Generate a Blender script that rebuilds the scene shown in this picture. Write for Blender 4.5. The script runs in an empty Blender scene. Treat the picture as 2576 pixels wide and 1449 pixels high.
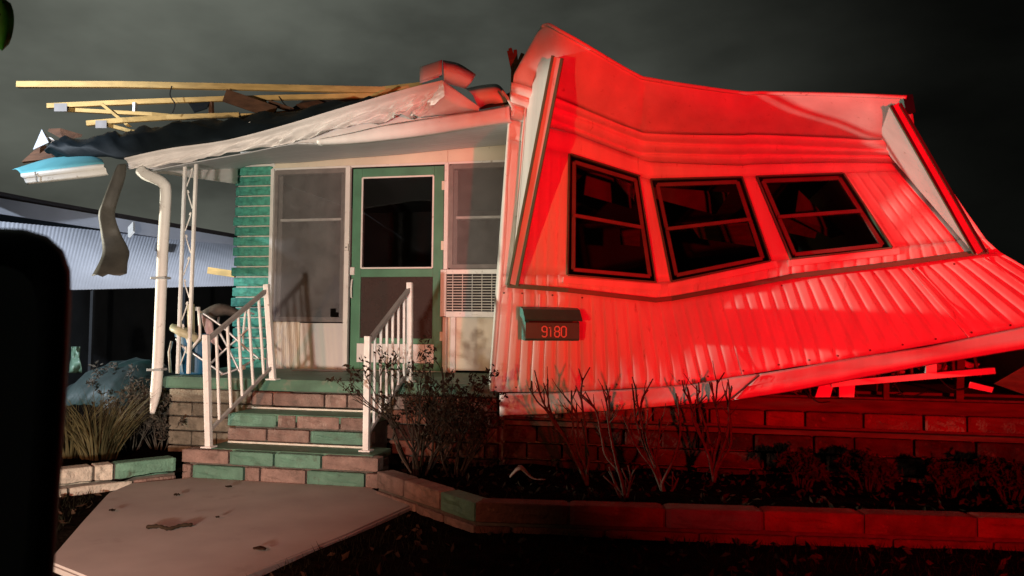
import bpy, bmesh, math, random
from mathutils import Vector, Matrix, noise
R = math.radians
random.seed(7)
SC = bpy.context.scene
COL = SC.collection

# ------------------------------------------------------------------ camera
CAM_LOC = Vector((2.729, -7.343, 1.17))
YAW, PITCH, ROLL, FPX = R(12), R(2.7), R(0.5), 1934.0     # FPX: focal length in px of a 2576 px wide picture
CAM_M = Matrix.Rotation(YAW, 3, 'Z') @ Matrix.Rotation(R(90) + PITCH, 3, 'X') @ Matrix.Rotation(ROLL, 3, 'Z')
cd = bpy.data.cameras.new('camera'); cam = bpy.data.objects.new('camera', cd); COL.objects.link(cam)
cam.matrix_world = Matrix.Translation(CAM_LOC) @ CAM_M.to_4x4()
cd.sensor_width = 36; cd.lens = 36 * FPX / 2576
cd.clip_start = 0.05; cd.clip_end = 2000
cd.dof.use_dof = True; cd.dof.focus_distance = 6.6; cd.dof.aperture_fstop = 6.0
SC.camera = cam

def ray(px, py):
    return CAM_M @ Vector(((px - 1288) / FPX, -(py - 724.5) / FPX, -1))
def P(px, py, Y):                       # survey point of the photograph on the vertical plane y = Y
    d = ray(px, py); return CAM_LOC + d * ((Y - CAM_LOC.y) / d.y)
def PZ(px, py, z):                      # survey point on the level plane z
    d = ray(px, py); return CAM_LOC + d * ((z - CAM_LOC.z) / d.z)
def PD(px, py, dist):                   # survey point at a distance along the view axis
    return CAM_LOC + ray(px, py) * dist

# ------------------------------------------------------------------ night sky, lights, exposure
W = bpy.data.worlds.new('World'); SC.world = W; W.use_nodes = True
nt = W.node_tree; nt.nodes.clear()
def N(t, **kw):
    n = nt.nodes.new(t)
    for k, v in kw.items(): setattr(n, k, v)
    return n
tc = N('ShaderNodeTexCoord')
mp = N('ShaderNodeMapping'); mp.inputs['Scale'].default_value = (1.0, 1.0, 2.2)
nz = N('ShaderNodeTexNoise'); nz.inputs['Scale'].default_value = 2.6; nz.inputs['Detail'].default_value = 6; nz.inputs['Roughness'].default_value = 0.5
nt.links.new(tc.outputs['Generated'], mp.inputs['Vector']); nt.links.new(mp.outputs['Vector'], nz.inputs['Vector'])
dot = N('ShaderNodeVectorMath', operation='DOT_PRODUCT'); dot.inputs[1].default_value = Vector((-0.93, 0.33, -0.12)).normalized()
nt.links.new(tc.outputs['Generated'], dot.inputs[0])
gr = N('ShaderNodeMapRange', interpolation_type='SMOOTHSTEP'); gr.inputs['From Min'].default_value = -0.05; gr.inputs['From Max'].default_value = 0.85
gr.inputs['To Min'].default_value = 0.03; gr.inputs['To Max'].default_value = 1.0
nt.links.new(dot.outputs['Value'], gr.inputs['Value'])
cl = N('ShaderNodeMapRange'); cl.inputs['From Min'].default_value = 0.36; cl.inputs['From Max'].default_value = 0.64
cl.inputs['To Min'].default_value = 0.32; cl.inputs['To Max'].default_value = 1.15
nt.links.new(nz.outputs['Fac'], cl.inputs['Value'])
mu = N('ShaderNodeMath', operation='MULTIPLY'); nt.links.new(gr.outputs[0], mu.inputs[0]); nt.links.new(cl.outputs[0], mu.inputs[1])
ms = N('ShaderNodeMath', operation='MULTIPLY'); ms.inputs[1].default_value = 0.125; nt.links.new(mu.outputs[0], ms.inputs[0])
bg = N('ShaderNodeBackground'); bg.inputs['Color'].default_value = (0.93, 1.0, 0.84, 1)
nt.links.new(ms.outputs[0], bg.inputs['Strength'])
ou = N('ShaderNodeOutputWorld'); nt.links.new(bg.outputs[0], ou.inputs[0])

def lamp(name, loc, aim, power, color, size, blend, radius=0.06):
    ld = bpy.data.lights.new(name, 'SPOT'); ld.energy = power; ld.color = color; ld.spot_size = R(size); ld.spot_blend = blend
    ld.shadow_soft_size = radius
    o = bpy.data.objects.new(name, ld); COL.objects.link(o); o.location = loc
    o.rotation_euler = (Vector(aim) - Vector(loc)).to_track_quat('-Z', 'Y').to_euler()
    return o
# the emergency vehicles standing in the road: red beacon, headlight pair, work light far left
lamp('red_beacon_light', (4.7, -8.6, 1.0), (4.0, -1.4, 2.75), 2500, (1.0, 0.0, 0.006), 59, 0.75, 0.07)
lamp('red_roof_beacon', (0.6, -9.2, 2.4), (-0.4, -3.2, 0.0), 850, (1.0, 0.30, 0.22), 44, 1.0, 0.08)
lamp('headlight_inner', (1.2, -8.3, 0.55), (-1.5, 0, 1.65), 1500, (1.0, 0.87, 0.76), 43, 0.7, 0.10)
lamp('headlight_outer', (-0.4, -8.6, 0.65), (-1.0, 0, 1.8), 320, (1.0, 0.62, 0.22), 66, 1.0, 0.08)
lamp('neighbour_fill_light', (-6.0, -8.5, 5.5), (-5.0, 1.8, 1.8), 8500, (0.78, 0.87, 1.0), 48, 0.7, 0.15)  # unseen high lamp added to brighten the neighbour's awning and the left side
lamp('work_light', (-8.5, -2.45, 1.3), (1.4, -1.6, 1.5), 3500, (1.0, 0.94, 0.76), 18.5, 0.2, 0.10)

SC.view_settings.view_transform = 'Standard'; SC.view_settings.look = 'None'
SC.view_settings.exposure = 0; SC.view_settings.gamma = 1
SC.render.engine = 'CYCLES'
SC.cycles.use_denoising = True
SC.cycles.max_bounces = 5; SC.cycles.transparent_max_bounces = 12

# ------------------------------------------------------------------ materials
MATS = {}
def mat(name, col, rough=0.6, var=0.25, scale=6.0, bump=0.0, bscale=40.0, metal=0.0, stretch=(1, 1, 1), spec=0.4, spots=None, island=0.0, coat=0.0):
    """procedural: base colour varied by two noises, optional stains (spots=(colour, scale, amount)), bump."""
    if name in MATS: return MATS[name]
    m = bpy.data.materials.new(name); m.use_nodes = True; t = m.node_tree; b = t.nodes['Principled BSDF']
    L = t.links.new
    g = t.nodes.new('ShaderNodeNewGeometry')
    mpn = t.nodes.new('ShaderNodeMapping'); mpn.inputs['Scale'].default_value = stretch; L(g.outputs['Position'], mpn.inputs['Vector'])
    n1 = t.nodes.new('ShaderNodeTexNoise'); n1.inputs['Scale'].default_value = scale; n1.inputs['Detail'].default_value = 7; L(mpn.outputs[0], n1.inputs['Vector'])
    r1 = t.nodes.new('ShaderNodeMapRange'); r1.inputs['From Min'].default_value = .3; r1.inputs['From Max'].default_value = .7
    r1.inputs['To Min'].default_value = 1 - var; r1.inputs['To Max'].default_value = 1 + var * .6; L(n1.outputs['Fac'], r1.inputs['Value'])
    v = r1.outputs[0]
    if island:
        oi = t.nodes.new('ShaderNodeObjectInfo'); r2 = t.nodes.new('ShaderNodeMapRange'); r2.inputs['To Min'].default_value = 1 - island; r2.inputs['To Max'].default_value = 1 + island
        L(oi.outputs['Random'], r2.inputs['Value']); mm = t.nodes.new('ShaderNodeMath'); mm.operation = 'MULTIPLY'; L(v, mm.inputs[0]); L(r2.outputs[0], mm.inputs[1]); v = mm.outputs[0]
    sc_ = t.nodes.new('ShaderNodeVectorMath'); sc_.operation = 'SCALE'; sc_.inputs[0].default_value = col; L(v, sc_.inputs['Scale'])
    c = sc_.outputs[0]
    if spots:
        n3 = t.nodes.new('ShaderNodeTexNoise'); n3.inputs['Scale'].default_value = spots[1]; n3.inputs['Detail'].default_value = 8; n3.inputs['Roughness'].default_value = .65; L(mpn.outputs[0], n3.inputs['Vector'])
        r3 = t.nodes.new('ShaderNodeMapRange'); r3.inputs['From Min'].default_value = .66 - spots[2] * .3; r3.inputs['From Max'].default_value = .78 - spots[2] * .2
        L(n3.outputs['Fac'], r3.inputs['Value'])
        mx = t.nodes.new('ShaderNodeMix'); mx.data_type = 'RGBA'; L(r3.outputs[0], mx.inputs[0]); L(c, mx.inputs[6]); mx.inputs[7].default_value = (*spots[0], 1); c = mx.outputs[2]
    L(c, b.inputs['Base Color'])
    b.inputs['Roughness'].default_value = rough; b.inputs['Metallic'].default_value = metal; b.inputs['Specular IOR Level'].default_value = spec
    b.inputs['Coat Weight'].default_value = coat
    if bump:
        n2 = t.nodes.new('ShaderNodeTexNoise'); n2.inputs['Scale'].default_value = bscale; n2.inputs['Detail'].default_value = 6; L(mpn.outputs[0], n2.inputs['Vector'])
        bp = t.nodes.new('ShaderNodeBump'); bp.inputs['Strength'].default_value = bump; bp.inputs['Distance'].default_value = .02; L(n2.outputs['Fac'], bp.inputs['Height']); L(bp.outputs[0], b.inputs['Normal'])
    MATS[name] = m; return m
def glass(name='window_glass', tint=(.75, .78, .78)):
    m = bpy.data.materials.new(name); m.use_nodes = True; t = m.node_tree; t.nodes.clear(); L = t.links.new
    tr = t.nodes.new('ShaderNodeBsdfTransparent'); tr.inputs[0].default_value = (*tint, 1)
    gl = t.nodes.new('ShaderNodeBsdfGlossy'); gl.inputs['Roughness'].default_value = .03
    fr = t.nodes.new('ShaderNodeFresnel'); fr.inputs['IOR'].default_value = 1.5
    mx = t.nodes.new('ShaderNodeMixShader'); L(fr.outputs[0], mx.inputs[0]); L(tr.outputs[0], mx.inputs[1]); L(gl.outputs[0], mx.inputs[2])
    o_ = t.nodes.new('ShaderNodeOutputMaterial'); L(mx.outputs[0], o_.inputs[0]); return m
def screen(name, col, cover, var):
    m = bpy.data.materials.new(name); m.use_nodes = True; t = m.node_tree; t.nodes.clear(); L = t.links.new
    g = t.nodes.new('ShaderNodeNewGeometry')
    n = t.nodes.new('ShaderNodeTexNoise'); n.inputs['Scale'].default_value = 5.0; n.inputs['Detail'].default_value = 8; n.inputs['Roughness'].default_value = .62; L(g.outputs['Position'], n.inputs['Vector'])
    r = t.nodes.new('ShaderNodeMapRange'); r.inputs['From Min'].default_value = .35; r.inputs['From Max'].default_value = .7; r.inputs['To Min'].default_value = cover - var; r.inputs['To Max'].default_value = cover + var; L(n.outputs['Fac'], r.inputs['Value'])
    tr = t.nodes.new('ShaderNodeBsdfTransparent'); df = t.nodes.new('ShaderNodeBsdfDiffuse'); df.inputs[0].default_value = (*col, 1)
    mx = t.nodes.new('ShaderNodeMixShader'); L(r.outputs[0], mx.inputs[0]); L(tr.outputs[0], mx.inputs[1]); L(df.outputs[0], mx.inputs[2])
    o_ = t.nodes.new('ShaderNodeOutputMaterial'); L(mx.outputs[0], o_.inputs[0]); return m

SIDING = mat('white_enamel_siding', (.78, .77, .74), .42, .14, 2.2, .035, 14, stretch=(3, 3, .35), spots=((.42, .36, .30), 9, .12))
TRIMW = mat('white_trim_paint', (.76, .75, .71), .5, .10, 4, .08, 60, spots=((.30, .24, .18), 18, .18))
CREAM = mat('cream_panel_paint', (.72, .66, .52), .55, .10, 3, .05, 50, spots=((.40, .33, .24), 20, .1))
PANEL = mat('plain_offwhite_panel', (.70, .67, .62), .5, .05, 3)
WALLP = mat('porch_wall_paint', (.74, .70, .60), .5, .10, 4, .05, 40, stretch=(2, 2, .4), spots=((.45, .40, .33), 8, .15))
TEAL = mat('teal_trim_paint', (.085, .24, .145), .45, .18, 5, .1, 60, spots=((.10, .14, .10), 22, .2))
TEALD = mat('teal_dark_trim', (.022, .17, .14), .5, .2, 8)
TEALBOX = mat('teal_mailbox_enamel', (.035, .30, .26), .45, .12, 12, .05, 80, spots=((.06, .07, .06), 40, .1))
TEALBRICK = mat('teal_painted_brick', (.085, .38, .28), .6, .35, 24, .6, 55, island=.12, spots=((.10, .40, .30), 30, .25))
GREENFL = mat('green_porch_paint', (.075, .165, .11), .55, .3, 5, .15, 60, spots=((.20, .20, .16), 7, .25))
BLKGRN = mat('green_painted_block', (.10, .215, .155), .7, .25, 10, .4, 70, island=.15, spots=((.055, .075, .05), 8, .30))
BLKPINK = mat('pink_split_block', (.225, .15, .125), .85, .3, 12, .7, 60, island=.2, spots=((.10, .075, .06), 9, .30))
BLKWHITE = mat('pale_split_block', (.50, .46, .38), .85, .25, 14, .6, 60, island=.15, spots=((.22, .18, .13), 18, .2))
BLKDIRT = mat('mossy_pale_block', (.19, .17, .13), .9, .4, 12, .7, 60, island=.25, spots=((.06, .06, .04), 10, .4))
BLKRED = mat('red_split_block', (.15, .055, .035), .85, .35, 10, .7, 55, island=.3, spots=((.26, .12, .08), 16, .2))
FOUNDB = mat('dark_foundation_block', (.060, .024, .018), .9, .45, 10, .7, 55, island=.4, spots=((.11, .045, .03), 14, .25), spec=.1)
SASHD = mat('dull_bronze_sash', (.13, .10, .09), .45, .2, 10)
WINFR = mat('weathered_window_frame', (.20, .18, .17), .5, .2, 10)
HANDR = mat('shade_grey_handrail', (.20, .185, .175), .5, .2, 12)  # darker than the white posts: the rail's shade is put into its colour
MORTAR = mat('dark_mortar', (.10, .085, .07), .9, .3, 20, .3, 80)
MORTARW = mat('white_mortar', (.62, .60, .52), .85, .15, 20, .3, 90)
CONC = mat('walkway_concrete', (.40, .37, .34), .85, .14, 2.5, .10, 160, spots=((.29, .26, .23), 2.2, .22))
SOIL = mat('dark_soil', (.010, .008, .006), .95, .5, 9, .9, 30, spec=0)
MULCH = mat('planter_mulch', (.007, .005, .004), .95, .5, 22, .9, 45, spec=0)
ASPH = mat('road_asphalt', (.045, .045, .047), .9, .25, 30, .4, 120)
GLASS = glass()
SCRN = screen('window_screen_mesh', (.26, .25, .245), .46, .10)
SCRND = screen('door_screen_mesh', (.075, .055, .05), .85, .06)
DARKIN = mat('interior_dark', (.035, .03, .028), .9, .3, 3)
BLACKP = mat('black_plastic', (.012, .012, .013), .6, .1, 8, .15, 200, spec=.3)
ALU = mat('bare_aluminium', (.55, .56, .57), .38, .12, 10, metal=.6)
GALV = mat('galvanised_sheet', (.50, .50, .48), .42, .2, 6, .2, 16, metal=.35)
FASC = mat('white_fascia_metal', (.78, .75, .73), .45, .10, 5, .2, 12, spots=((.45, .38, .33), 14, .08))
CEIL = mat('porch_ceiling_metal', (.60, .62, .64), .5, .08, 2, stretch=(.5, 8, 4))
PINE = mat('pine_timber', (.56, .37, .13), .7, .25, 4, .3, 30, stretch=(.5, 6, 6))
OLDWOOD = mat('weathered_brown_wood', (.10, .045, .022), .8, .4, 5, .4, 30, stretch=(1, 5, 5))
MEMBR = mat('black_roof_membrane', (.010, .016, .021), .55, .35, 3, .5, 7, spec=.25)
BLUEBIN = mat('blue_bin_plastic', (.010, .095, .20), .4, .12, 6)
PINKF = mat('pink_chair_fabric', (.55, .40, .40), .8, .15, 20, .2, 90)
DARKF = mat('dark_chair_fabric', (.09, .075, .065), .85, .3, 14, .2, 90)
YELP = mat('yellowed_white_plastic', (.55, .52, .34), .45, .25, 12, spots=((.60, .50, .10), 9, .25))
RAILW = mat('white_railing_paint', (.74, .72, .69), .4, .10, 12, .1, 60, spots=((.25, .16, .10), 30, .15))
BARK = mat('grey_brown_bark', (.085, .062, .047), .9, .35, 30, .5, 90, spec=.05)
BARKD = mat('dark_twig_bark', (.040, .029, .022), .9, .35, 30, .4, 90, spec=.05)
CUT = mat('cut_wood', (.45, .33, .22), .8, .2, 40)
LEAFD = mat('dry_dark_leaf', (.028, .019, .012), .85, .4, 30, spec=.05)
GRASSY = mat('yellow_green_blade', (.12, .105, .045), .7, .4, 12)
GREYLEAF = mat('grey_dry_leaf', (.07, .062, .048), .85, .4, 20)
GREENLEAF = mat('bright_green_leaf', (.03, .30, .02), .6, .3, 40)
TARP = mat('teal_blue_tarp', (.030, .045, .043), .5, .5, 3, .6, 7, spots=((.006, .030, .026), 1.3, .75))
NROOF = mat('neighbour_sheet_roof', (.58, .60, .66), .5, .15, 1.5, .1, 8)
NFASC = mat('neighbour_fascia', (.58, .61, .68), .5, .1, 2)
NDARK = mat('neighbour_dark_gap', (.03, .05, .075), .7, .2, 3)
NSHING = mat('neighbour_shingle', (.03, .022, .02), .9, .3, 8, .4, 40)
NWALL = mat('neighbour_shaded_wall', (.02, .022, .024), .9, .3, 3)  # near-black: the dark under the carport awning is put into the colour
ACGR = mat('grille_wire', (.60, .57, .52), .5, .1, 20)
DIGIT = mat('house_number_paint', (.86, .80, .72), .5, .05, 40)
FALLEN = mat('stained_ceiling_board', (.15, .12, .11), .85, .3, 5)
MIRG = mat('mirror_glass', (.55, .55, .55), .06, .05, 5, metal=1.0)

# ------------------------------------------------------------------ helpers
def link(name, me, m, parent=None, smooth=False):
    o = bpy.data.objects.new(name, me); COL.objects.link(o)
    if m is not None and not me.materials: me.materials.append(m)
    if smooth:
        for p in me.polygons: p.use_smooth = True
    if parent is not None: child(o, parent)
    return o
def child(o, parent):
    o.parent = parent
    bpy.context.view_layer.update() if False else None
    o.matrix_parent_inverse = WORLD[parent.name].inverted() if parent.name in WORLD else Matrix.Identity(4)
WORLD = {}
def tag(o, label, cat, group=None):
    o['label'] = label; o['category'] = cat
    if group: o['group'] = group
    return o
def thing(name, label, cat, loc=(0, 0, 0), group=None):
    o = bpy.data.objects.new(name, None); COL.objects.link(o); o.location = loc; o.empty_display_size = .1
    WORLD[o.name] = Matrix.Translation(Vector(loc)); return tag(o, label, cat, group)
def struct(o): o['kind'] = 'structure'; return o
def stuff(o): o['kind'] = 'stuff'; return o
def poly(name, vs, fs, m, parent=None, smooth=False):
    me = bpy.data.meshes.new(name); me.from_pydata([tuple(v) for v in vs], [], fs); me.update()
    return link(name, me, m, parent, smooth)
def bm_obj(name, bm, m, parent=None, smooth=False):
    me = bpy.data.meshes.new(name); bmesh.ops.recalc_face_normals(bm, faces=bm.faces); bm.to_mesh(me); bm.free()
    return link(name, me, m, parent, smooth)
def add_box(bm, lo, hi, bev=0.0, M=None):
    b = bmesh.new(); bmesh.ops.create_cube(b, size=1)
    lo, hi = Vector(lo), Vector(hi)
    for v in b.verts: v.co = Vector((lo[i] + (hi[i] - lo[i]) * (v.co[i] + .5) for i in range(3)))
    if bev: bmesh.ops.bevel(b, geom=b.edges[:], offset=bev, segments=2, affect='EDGES', profile=.6)
    if M is not None:
        for v in b.verts: v.co = M @ v.co
    t_ = bpy.data.meshes.new('t'); b.to_mesh(t_); b.free(); bm.from_mesh(t_); bpy.data.meshes.remove(t_)
def box(name, lo, hi, m, parent=None, bev=.004, M=None):
    bm = bmesh.new(); add_box(bm, lo, hi, bev, M); return bm_obj(name, bm, m, parent)
def add_bar(bm, a, b, w, h, up=(0, 0, 1), bev=.003):
    """square bar from a to b"""
    a, b = Vector(a), Vector(b); d = b - a; L = d.length; d.normalize(); up = Vector(up)
    s = d.cross(up)
    if s.length < 1e-3: s = d.cross(Vector((1, 0, 0)))
    s.normalize(); u = s.cross(d)
    M = Matrix(((s.x, u.x, d.x, a.x), (s.y, u.y, d.y, a.y), (s.z, u.z, d.z, a.z), (0, 0, 0, 1)))
    add_box(bm, (-w / 2, -h / 2, 0), (w / 2, h / 2, L), bev, M)
def bar(name, a, b, w, h, m, parent=None, up=(0, 0, 1), bev=.003):
    bm = bmesh.new(); add_bar(bm, a, b, w, h, up, bev); return bm_obj(name, bm, m, parent)
def add_tube(bm, pts, rad, seg=8, flat=1.0, cap=True):
    pts = [Vector(p) for p in pts]; n = len(pts)
    rs = rad if isinstance(rad, (list, tuple)) else [rad] * n
    rings = []; prev = None
    for i, p in enumerate(pts):
        d = (pts[min(i + 1, n - 1)] - pts[max(i - 1, 0)]).normalized()
        if prev is None:
            s = d.cross(Vector((0, 1, 0)) if abs(d.y) < .9 else Vector((1, 0, 0))).normalized()
        else:
            s = (prev - d * prev.dot(d)); s = s.normalized() if s.length > 1e-6 else d.cross(Vector((1, 0, 0))).normalized()
        prev = s; u = s.cross(d)
        rings.append([bm.verts.new(p + (s * math.cos(2 * math.pi * k / seg) + u * math.sin(2 * math.pi * k / seg) * flat) * rs[i]) for k in range(seg)])
    for i in range(n - 1):
        for k in range(seg):
            f = bm.faces.new((rings[i][k], rings[i][(k + 1) % seg], rings[i + 1][(k + 1) % seg], rings[i + 1][k])); f.smooth = True
    if cap:
        bm.faces.new(rings[0][::-1]); bm.faces.new(rings[-1])
def tube(name, pts, rad, m, parent=None, seg=8, flat=1.0):
    bm = bmesh.new(); add_tube(bm, pts, rad, seg, flat); return bm_obj(name, bm, m, parent)
def grid(name, rows, m, parent=None, thick=0.0, smooth=True):
    """rows: list of lists of points"""
    nr, nc = len(rows), len(rows[0])
    vs = [p for r in rows for p in r]
    fs = [(i * nc + j, i * nc + j + 1, (i + 1) * nc + j + 1, (i + 1) * nc + j) for i in range(nr - 1) for j in range(nc - 1)]
    o = poly(name, vs, fs, m, parent, smooth)
    if thick: s = o.modifiers.new('thick', 'SOLIDIFY'); s.thickness = thick; s.offset = 0
    return o
def lerp(a, b, t): return a + (b - a) * t
def pl(pts, t):                         # point on a polyline, t in 0..len-1
    i = min(int(t), len(pts) - 2); return lerp(Vector(pts[i]), Vector(pts[i + 1]), t - i)
def catmull(pts, n):
    pts = [Vector(p) for p in pts]; out = []
    for i in range(len(pts) - 1):
        p0, p1, p2, p3 = pts[max(i - 1, 0)], pts[i], pts[i + 1], pts[min(i + 2, len(pts) - 1)]
        for k in range(n):
            t = k / n; out.append(.5 * ((2 * p1) + (p2 - p0) * t + (2 * p0 - 5 * p1 + 4 * p2 - p3) * t * t + (3 * p1 - p0 - 3 * p2 + p3) * t ** 3))
    out.append(pts[-1]); return out
def nz3(p, s, seed=0): return noise.noise(Vector(p) * s + Vector((seed * 13.7, seed * 5.1, seed * 3.3)))
def slab(name, pts, m, thick, parent=None):
    """convex outline of points given in order -> plate, thick along its normal"""
    pts = [Vector(p) for p in pts]; n = len(pts)
    nn = (pts[1] - pts[0]).cross(pts[2] - pts[0]).normalized() * thick
    vs = pts + [p + nn for p in pts]
    fs = [tuple(range(n))[::-1], tuple(range(n, 2 * n))] + [(i, (i + 1) % n, n + (i + 1) % n, n + i) for i in range(n)]
    return poly(name, vs, fs, m, parent)

# split-face block meshes, unit size, front towards -Y
BLOCKS = []
for k in range(6):
    b = bmesh.new(); bmesh.ops.create_cube(b, size=1)
    bmesh.ops.bevel(b, geom=b.edges[:], offset=.05, segments=1, affect='EDGES')
    fr = [f for f in b.faces if f.normal.y < -.9]
    bmesh.ops.subdivide_edges(b, edges=list({e for f in fr for e in f.edges}), cuts=3, use_grid_fill=True)
    for v in b.verts:
        if v.co.y < -.44 and abs(v.co.x) < .44 and abs(v.co.z) < .44: v.co.y -= .02 + .17 * noise.noise(v.co * 3.1 + Vector((k * 7, 0, 0)))
        v.co.x += .008 * noise.noise(v.co * 4 + Vector((0, k * 3, 1))); v.co.z += .02 * noise.noise(v.co * 3 + Vector((0, k * 3, 9)))
    BLOCKS.append(b)
BLOCK_ME = {}
def block(name, c, size, m, parent, rotz=0, k=None):
    k = random.randrange(6) if k is None else k
    key = (k, m.name)
    if key not in BLOCK_ME:
        me = bpy.data.meshes.new('block'); BLOCKS[k].to_mesh(me); me.materials.append(m); BLOCK_ME[key] = me
    o = bpy.data.objects.new(name, BLOCK_ME[key]); COL.objects.link(o)
    o.location = c; o.scale = size; o.rotation_euler.z = rotz
    child(o, parent); return o

# ------------------------------------------------------------------ ground
def ground_sheet(name, x0, x1, y0, y1, nx, ny, zf, m):
    rows = [[Vector((lerp(x0, x1, i / nx), lerp(y0, y1, j / ny), 0)) for i in range(nx + 1)] for j in range(ny + 1)]
    for r in rows:
        for p in r: p.z = zf(p)
    return grid(name, rows, m)
rows = []
xs = [-400, -120, -40, -20] + [-12 + .25 * i for i in range(97)] + [20, 40, 120, 400]
ys = [-4.42, -4.3] + [-4.2 + .2 * i for i in range(80)] + [14, 20, 40, 120, 400]
for y in ys:
    rows.append([Vector((x, y, -.03 + (.02 * nz3((x, y, 0), 1.3) if -12 <= x <= 12 and -4.4 < y < 12 else 0))) for x in xs])
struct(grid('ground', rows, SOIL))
struct(poly('road', [(-400, -400, -.16), (400, -400, -.16), (400, -4.55, -.16), (-400, -4.55, -.16)], [(0, 1, 2, 3)], ASPH))
box('kerb', (-40, -4.56, -.4), (40, -4.40, -.045), CONC, None, .02)['kind'] = 'structure'
# walkway slab
wk = [(-1.12, -2.42), (-.83, -2.135), (.60, -2.135), (1.07, -2.54), (.95, -3.3), (.79, -4.07), (.74, -4.36), (.2, -4.30), (-.26, -4.10), (-.66, -3.4), (-1.05, -2.74)]
bm = bmesh.new()
vt = [bm.verts.new((x, y, 0.0)) for x, y in wk]; f = bm.faces.new(vt)
ex = bmesh.ops.extrude_face_region(bm, geom=[f]); 
for v in ex['geom']:
    if isinstance(v, bmesh.types.BMVert): v.co.z = -.16
bmesh.ops.bevel(bm, geom=[e for e in bm.edges if all(abs(v.co.z) < 1e-6 for v in e.verts)], offset=.012, segments=2, affect='EDGES')
struct(bm_obj('walkway', bm, CONC))

# ------------------------------------------------------------------ porch steps
PF, PY = .69, -1.42          # porch floor height, porch front edge
st = thing('entry_steps', 'three green painted block steps leading up to the porch', 'steps', (-.15, -2.1, 0))
box('core', (-.88, -2.08, -.1), (.60, -1.77, .155), MORTAR, st); box('core', (-.72, -1.72, -.1), (.44, -1.40, .385), MORTAR, st)
box('tread', (-.80, -2.06, .157), (.59, -1.70, .212), GREENFL, st, .008)
box('tread', (-.745, -1.765, .387), (.44, -1.40, .445), GREENFL, st, .008)
def course(parent, x0, x1, y, z0, z1, specs, depth=.12, name='block', gap=.017, rotz=0, org=None):
    """specs: list of (share, material)"""
    tot = sum(s for s, _ in specs); x = x0
    for s, m in specs:
        w_ = (x1 - x0) * s / tot
        c = Vector((x + w_ / 2, y + depth / 2, (z0 + z1) / 2))
        if org is not None:
            c = Vector(org) + Matrix.Rotation(rotz, 3, 'Z') @ c
        block(name, c, (w_ - gap, depth, z1 - z0 - gap), m, parent, rotz); x += w_
G_, K_, W_, D_ = BLKGRN, BLKPINK, BLKWHITE, BLKRED
course(st, -.925, .66, -2.13, .10, .215, [(.36, K_), (.33, G_), (.34, G_), (.40, K_)])
course(st, -.925, .66, -2.12, -.02, .10, [(.08, K_), (.40, G_), (.12, K_), (.34, K_), (.42, G_), (.10, K_)])
course(st, -.77, .45, -1.78, .335, .447, [(.48, G_), (.18, K_), (.40, K_), (.28, K_)])
course(st, -.77, .45, -1.775, .225, .335, [(.40, K_), (.42, K_), (.52, G_), (.06, K_)])
course(st, -.77, .60, PY - .005, .465, .585, [(.22, K_), (.52, K_), (.22, K_), (.36, K_), (.2, K_)], depth=.1)
for (a, b_, y, z) in ((-.75, .44, -1.775, .222), (-.75, .44, -1.43, .456)):
    box('mortar_line', (a, y - .012, z - .010), (b_, y + .02, z + .004), MORTARW, st, .002)
box('mortar_line', (-.9, -2.142, -.03), (.62, -2.11, -.004), MORTARW, st, .002)

# ------------------------------------------------------------------ low planter walls
def planter(name, label, pts, specs_top, specs_low, zt=.155, loc=None):
    t = thing(name, label, 'planter wall', (*pts[0], 0))
    for i in range(len(pts) - 1):
        a, b_ = Vector((*pts[i], 0)), Vector((*pts[i + 1], 0)); L = (b_ - a).length; rz = math.atan2(b_.y - a.y, b_.x - a.x)
        course(t, 0, L, 0, .025, zt, specs_top[i], depth=.13, rotz=rz, org=a)
        course(t, 0, L, -.004, -.10, .022, specs_low[i], depth=.12, rotz=rz, org=a)
        M = Matrix.Translation(a) @ Matrix.Rotation(rz, 4, 'Z')
        box('mortar_core', (.01, .02, -.12), (L - .01, .115, zt - .018), MORTAR, t, 0, M)
    return t
random.seed(11)
right_top = [(random.choice((.46, .5, .5)), random.choice((D_, D_, D_, G_ if False else D_))) for _ in range(11)]
planter('planter_wall', 'low angled block wall edging the planter beneath the red bay', [(.70, -2.28), (1.60, -3.02), (7.0, -2.36)],
        [[(.42, K_), (.50, K_), (.42, G_)], [(.5, D_), (.5, D_), (.5, G_), (.5, D_), (.55, D_), (.5, D_), (.5, D_), (.5, D_), (.5, D_), (.5, D_)]],
        [[(.2, K_), (.3, K_), (.3, K_), (.3, K_)], [(.2, D_)] + [(.48, D_)] * 10])
planter('planter_wall', 'low painted block wall on the left of the steps beside tall grass', [(-2.3, -3.98), (-1.42, -2.80), (-.945, -2.14)],
        [[(.5, W_), (.5, G_), (.5, W_)], [(.26, W_), (.14, W_), (.46, G_)]],
        [[(.5, W_), (.5, W_), (.5, W_)], [(.10, W_), (.46, W_), (.34, K_)]])
def bed(name, pts, z):
    bm = bmesh.new(); vs = [bm.verts.new((x, y, z)) for x, y in pts]; bm.faces.new(vs)
    bmesh.ops.triangulate(bm, faces=bm.faces[:]); bmesh.ops.subdivide_edges(bm, edges=bm.edges[:], cuts=12, use_grid_fill=True)
    for v in bm.verts: v.co.z += .05 * nz3(v.co, 2.2, 3) + .02 * nz3(v.co, 9, 4)
    return struct(bm_obj(name, bm, MULCH, None, True))
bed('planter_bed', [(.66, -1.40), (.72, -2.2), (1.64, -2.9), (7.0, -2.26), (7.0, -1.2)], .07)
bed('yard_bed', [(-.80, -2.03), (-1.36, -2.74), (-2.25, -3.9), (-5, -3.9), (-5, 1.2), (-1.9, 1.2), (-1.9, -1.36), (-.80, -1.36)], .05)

# ------------------------------------------------------------------ the wrecked mobile home
H = thing('mobile_home', 'storm wrecked white mobile home with teal trim and a torn off roof', 'house', (1.0, 0, 0))
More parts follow.
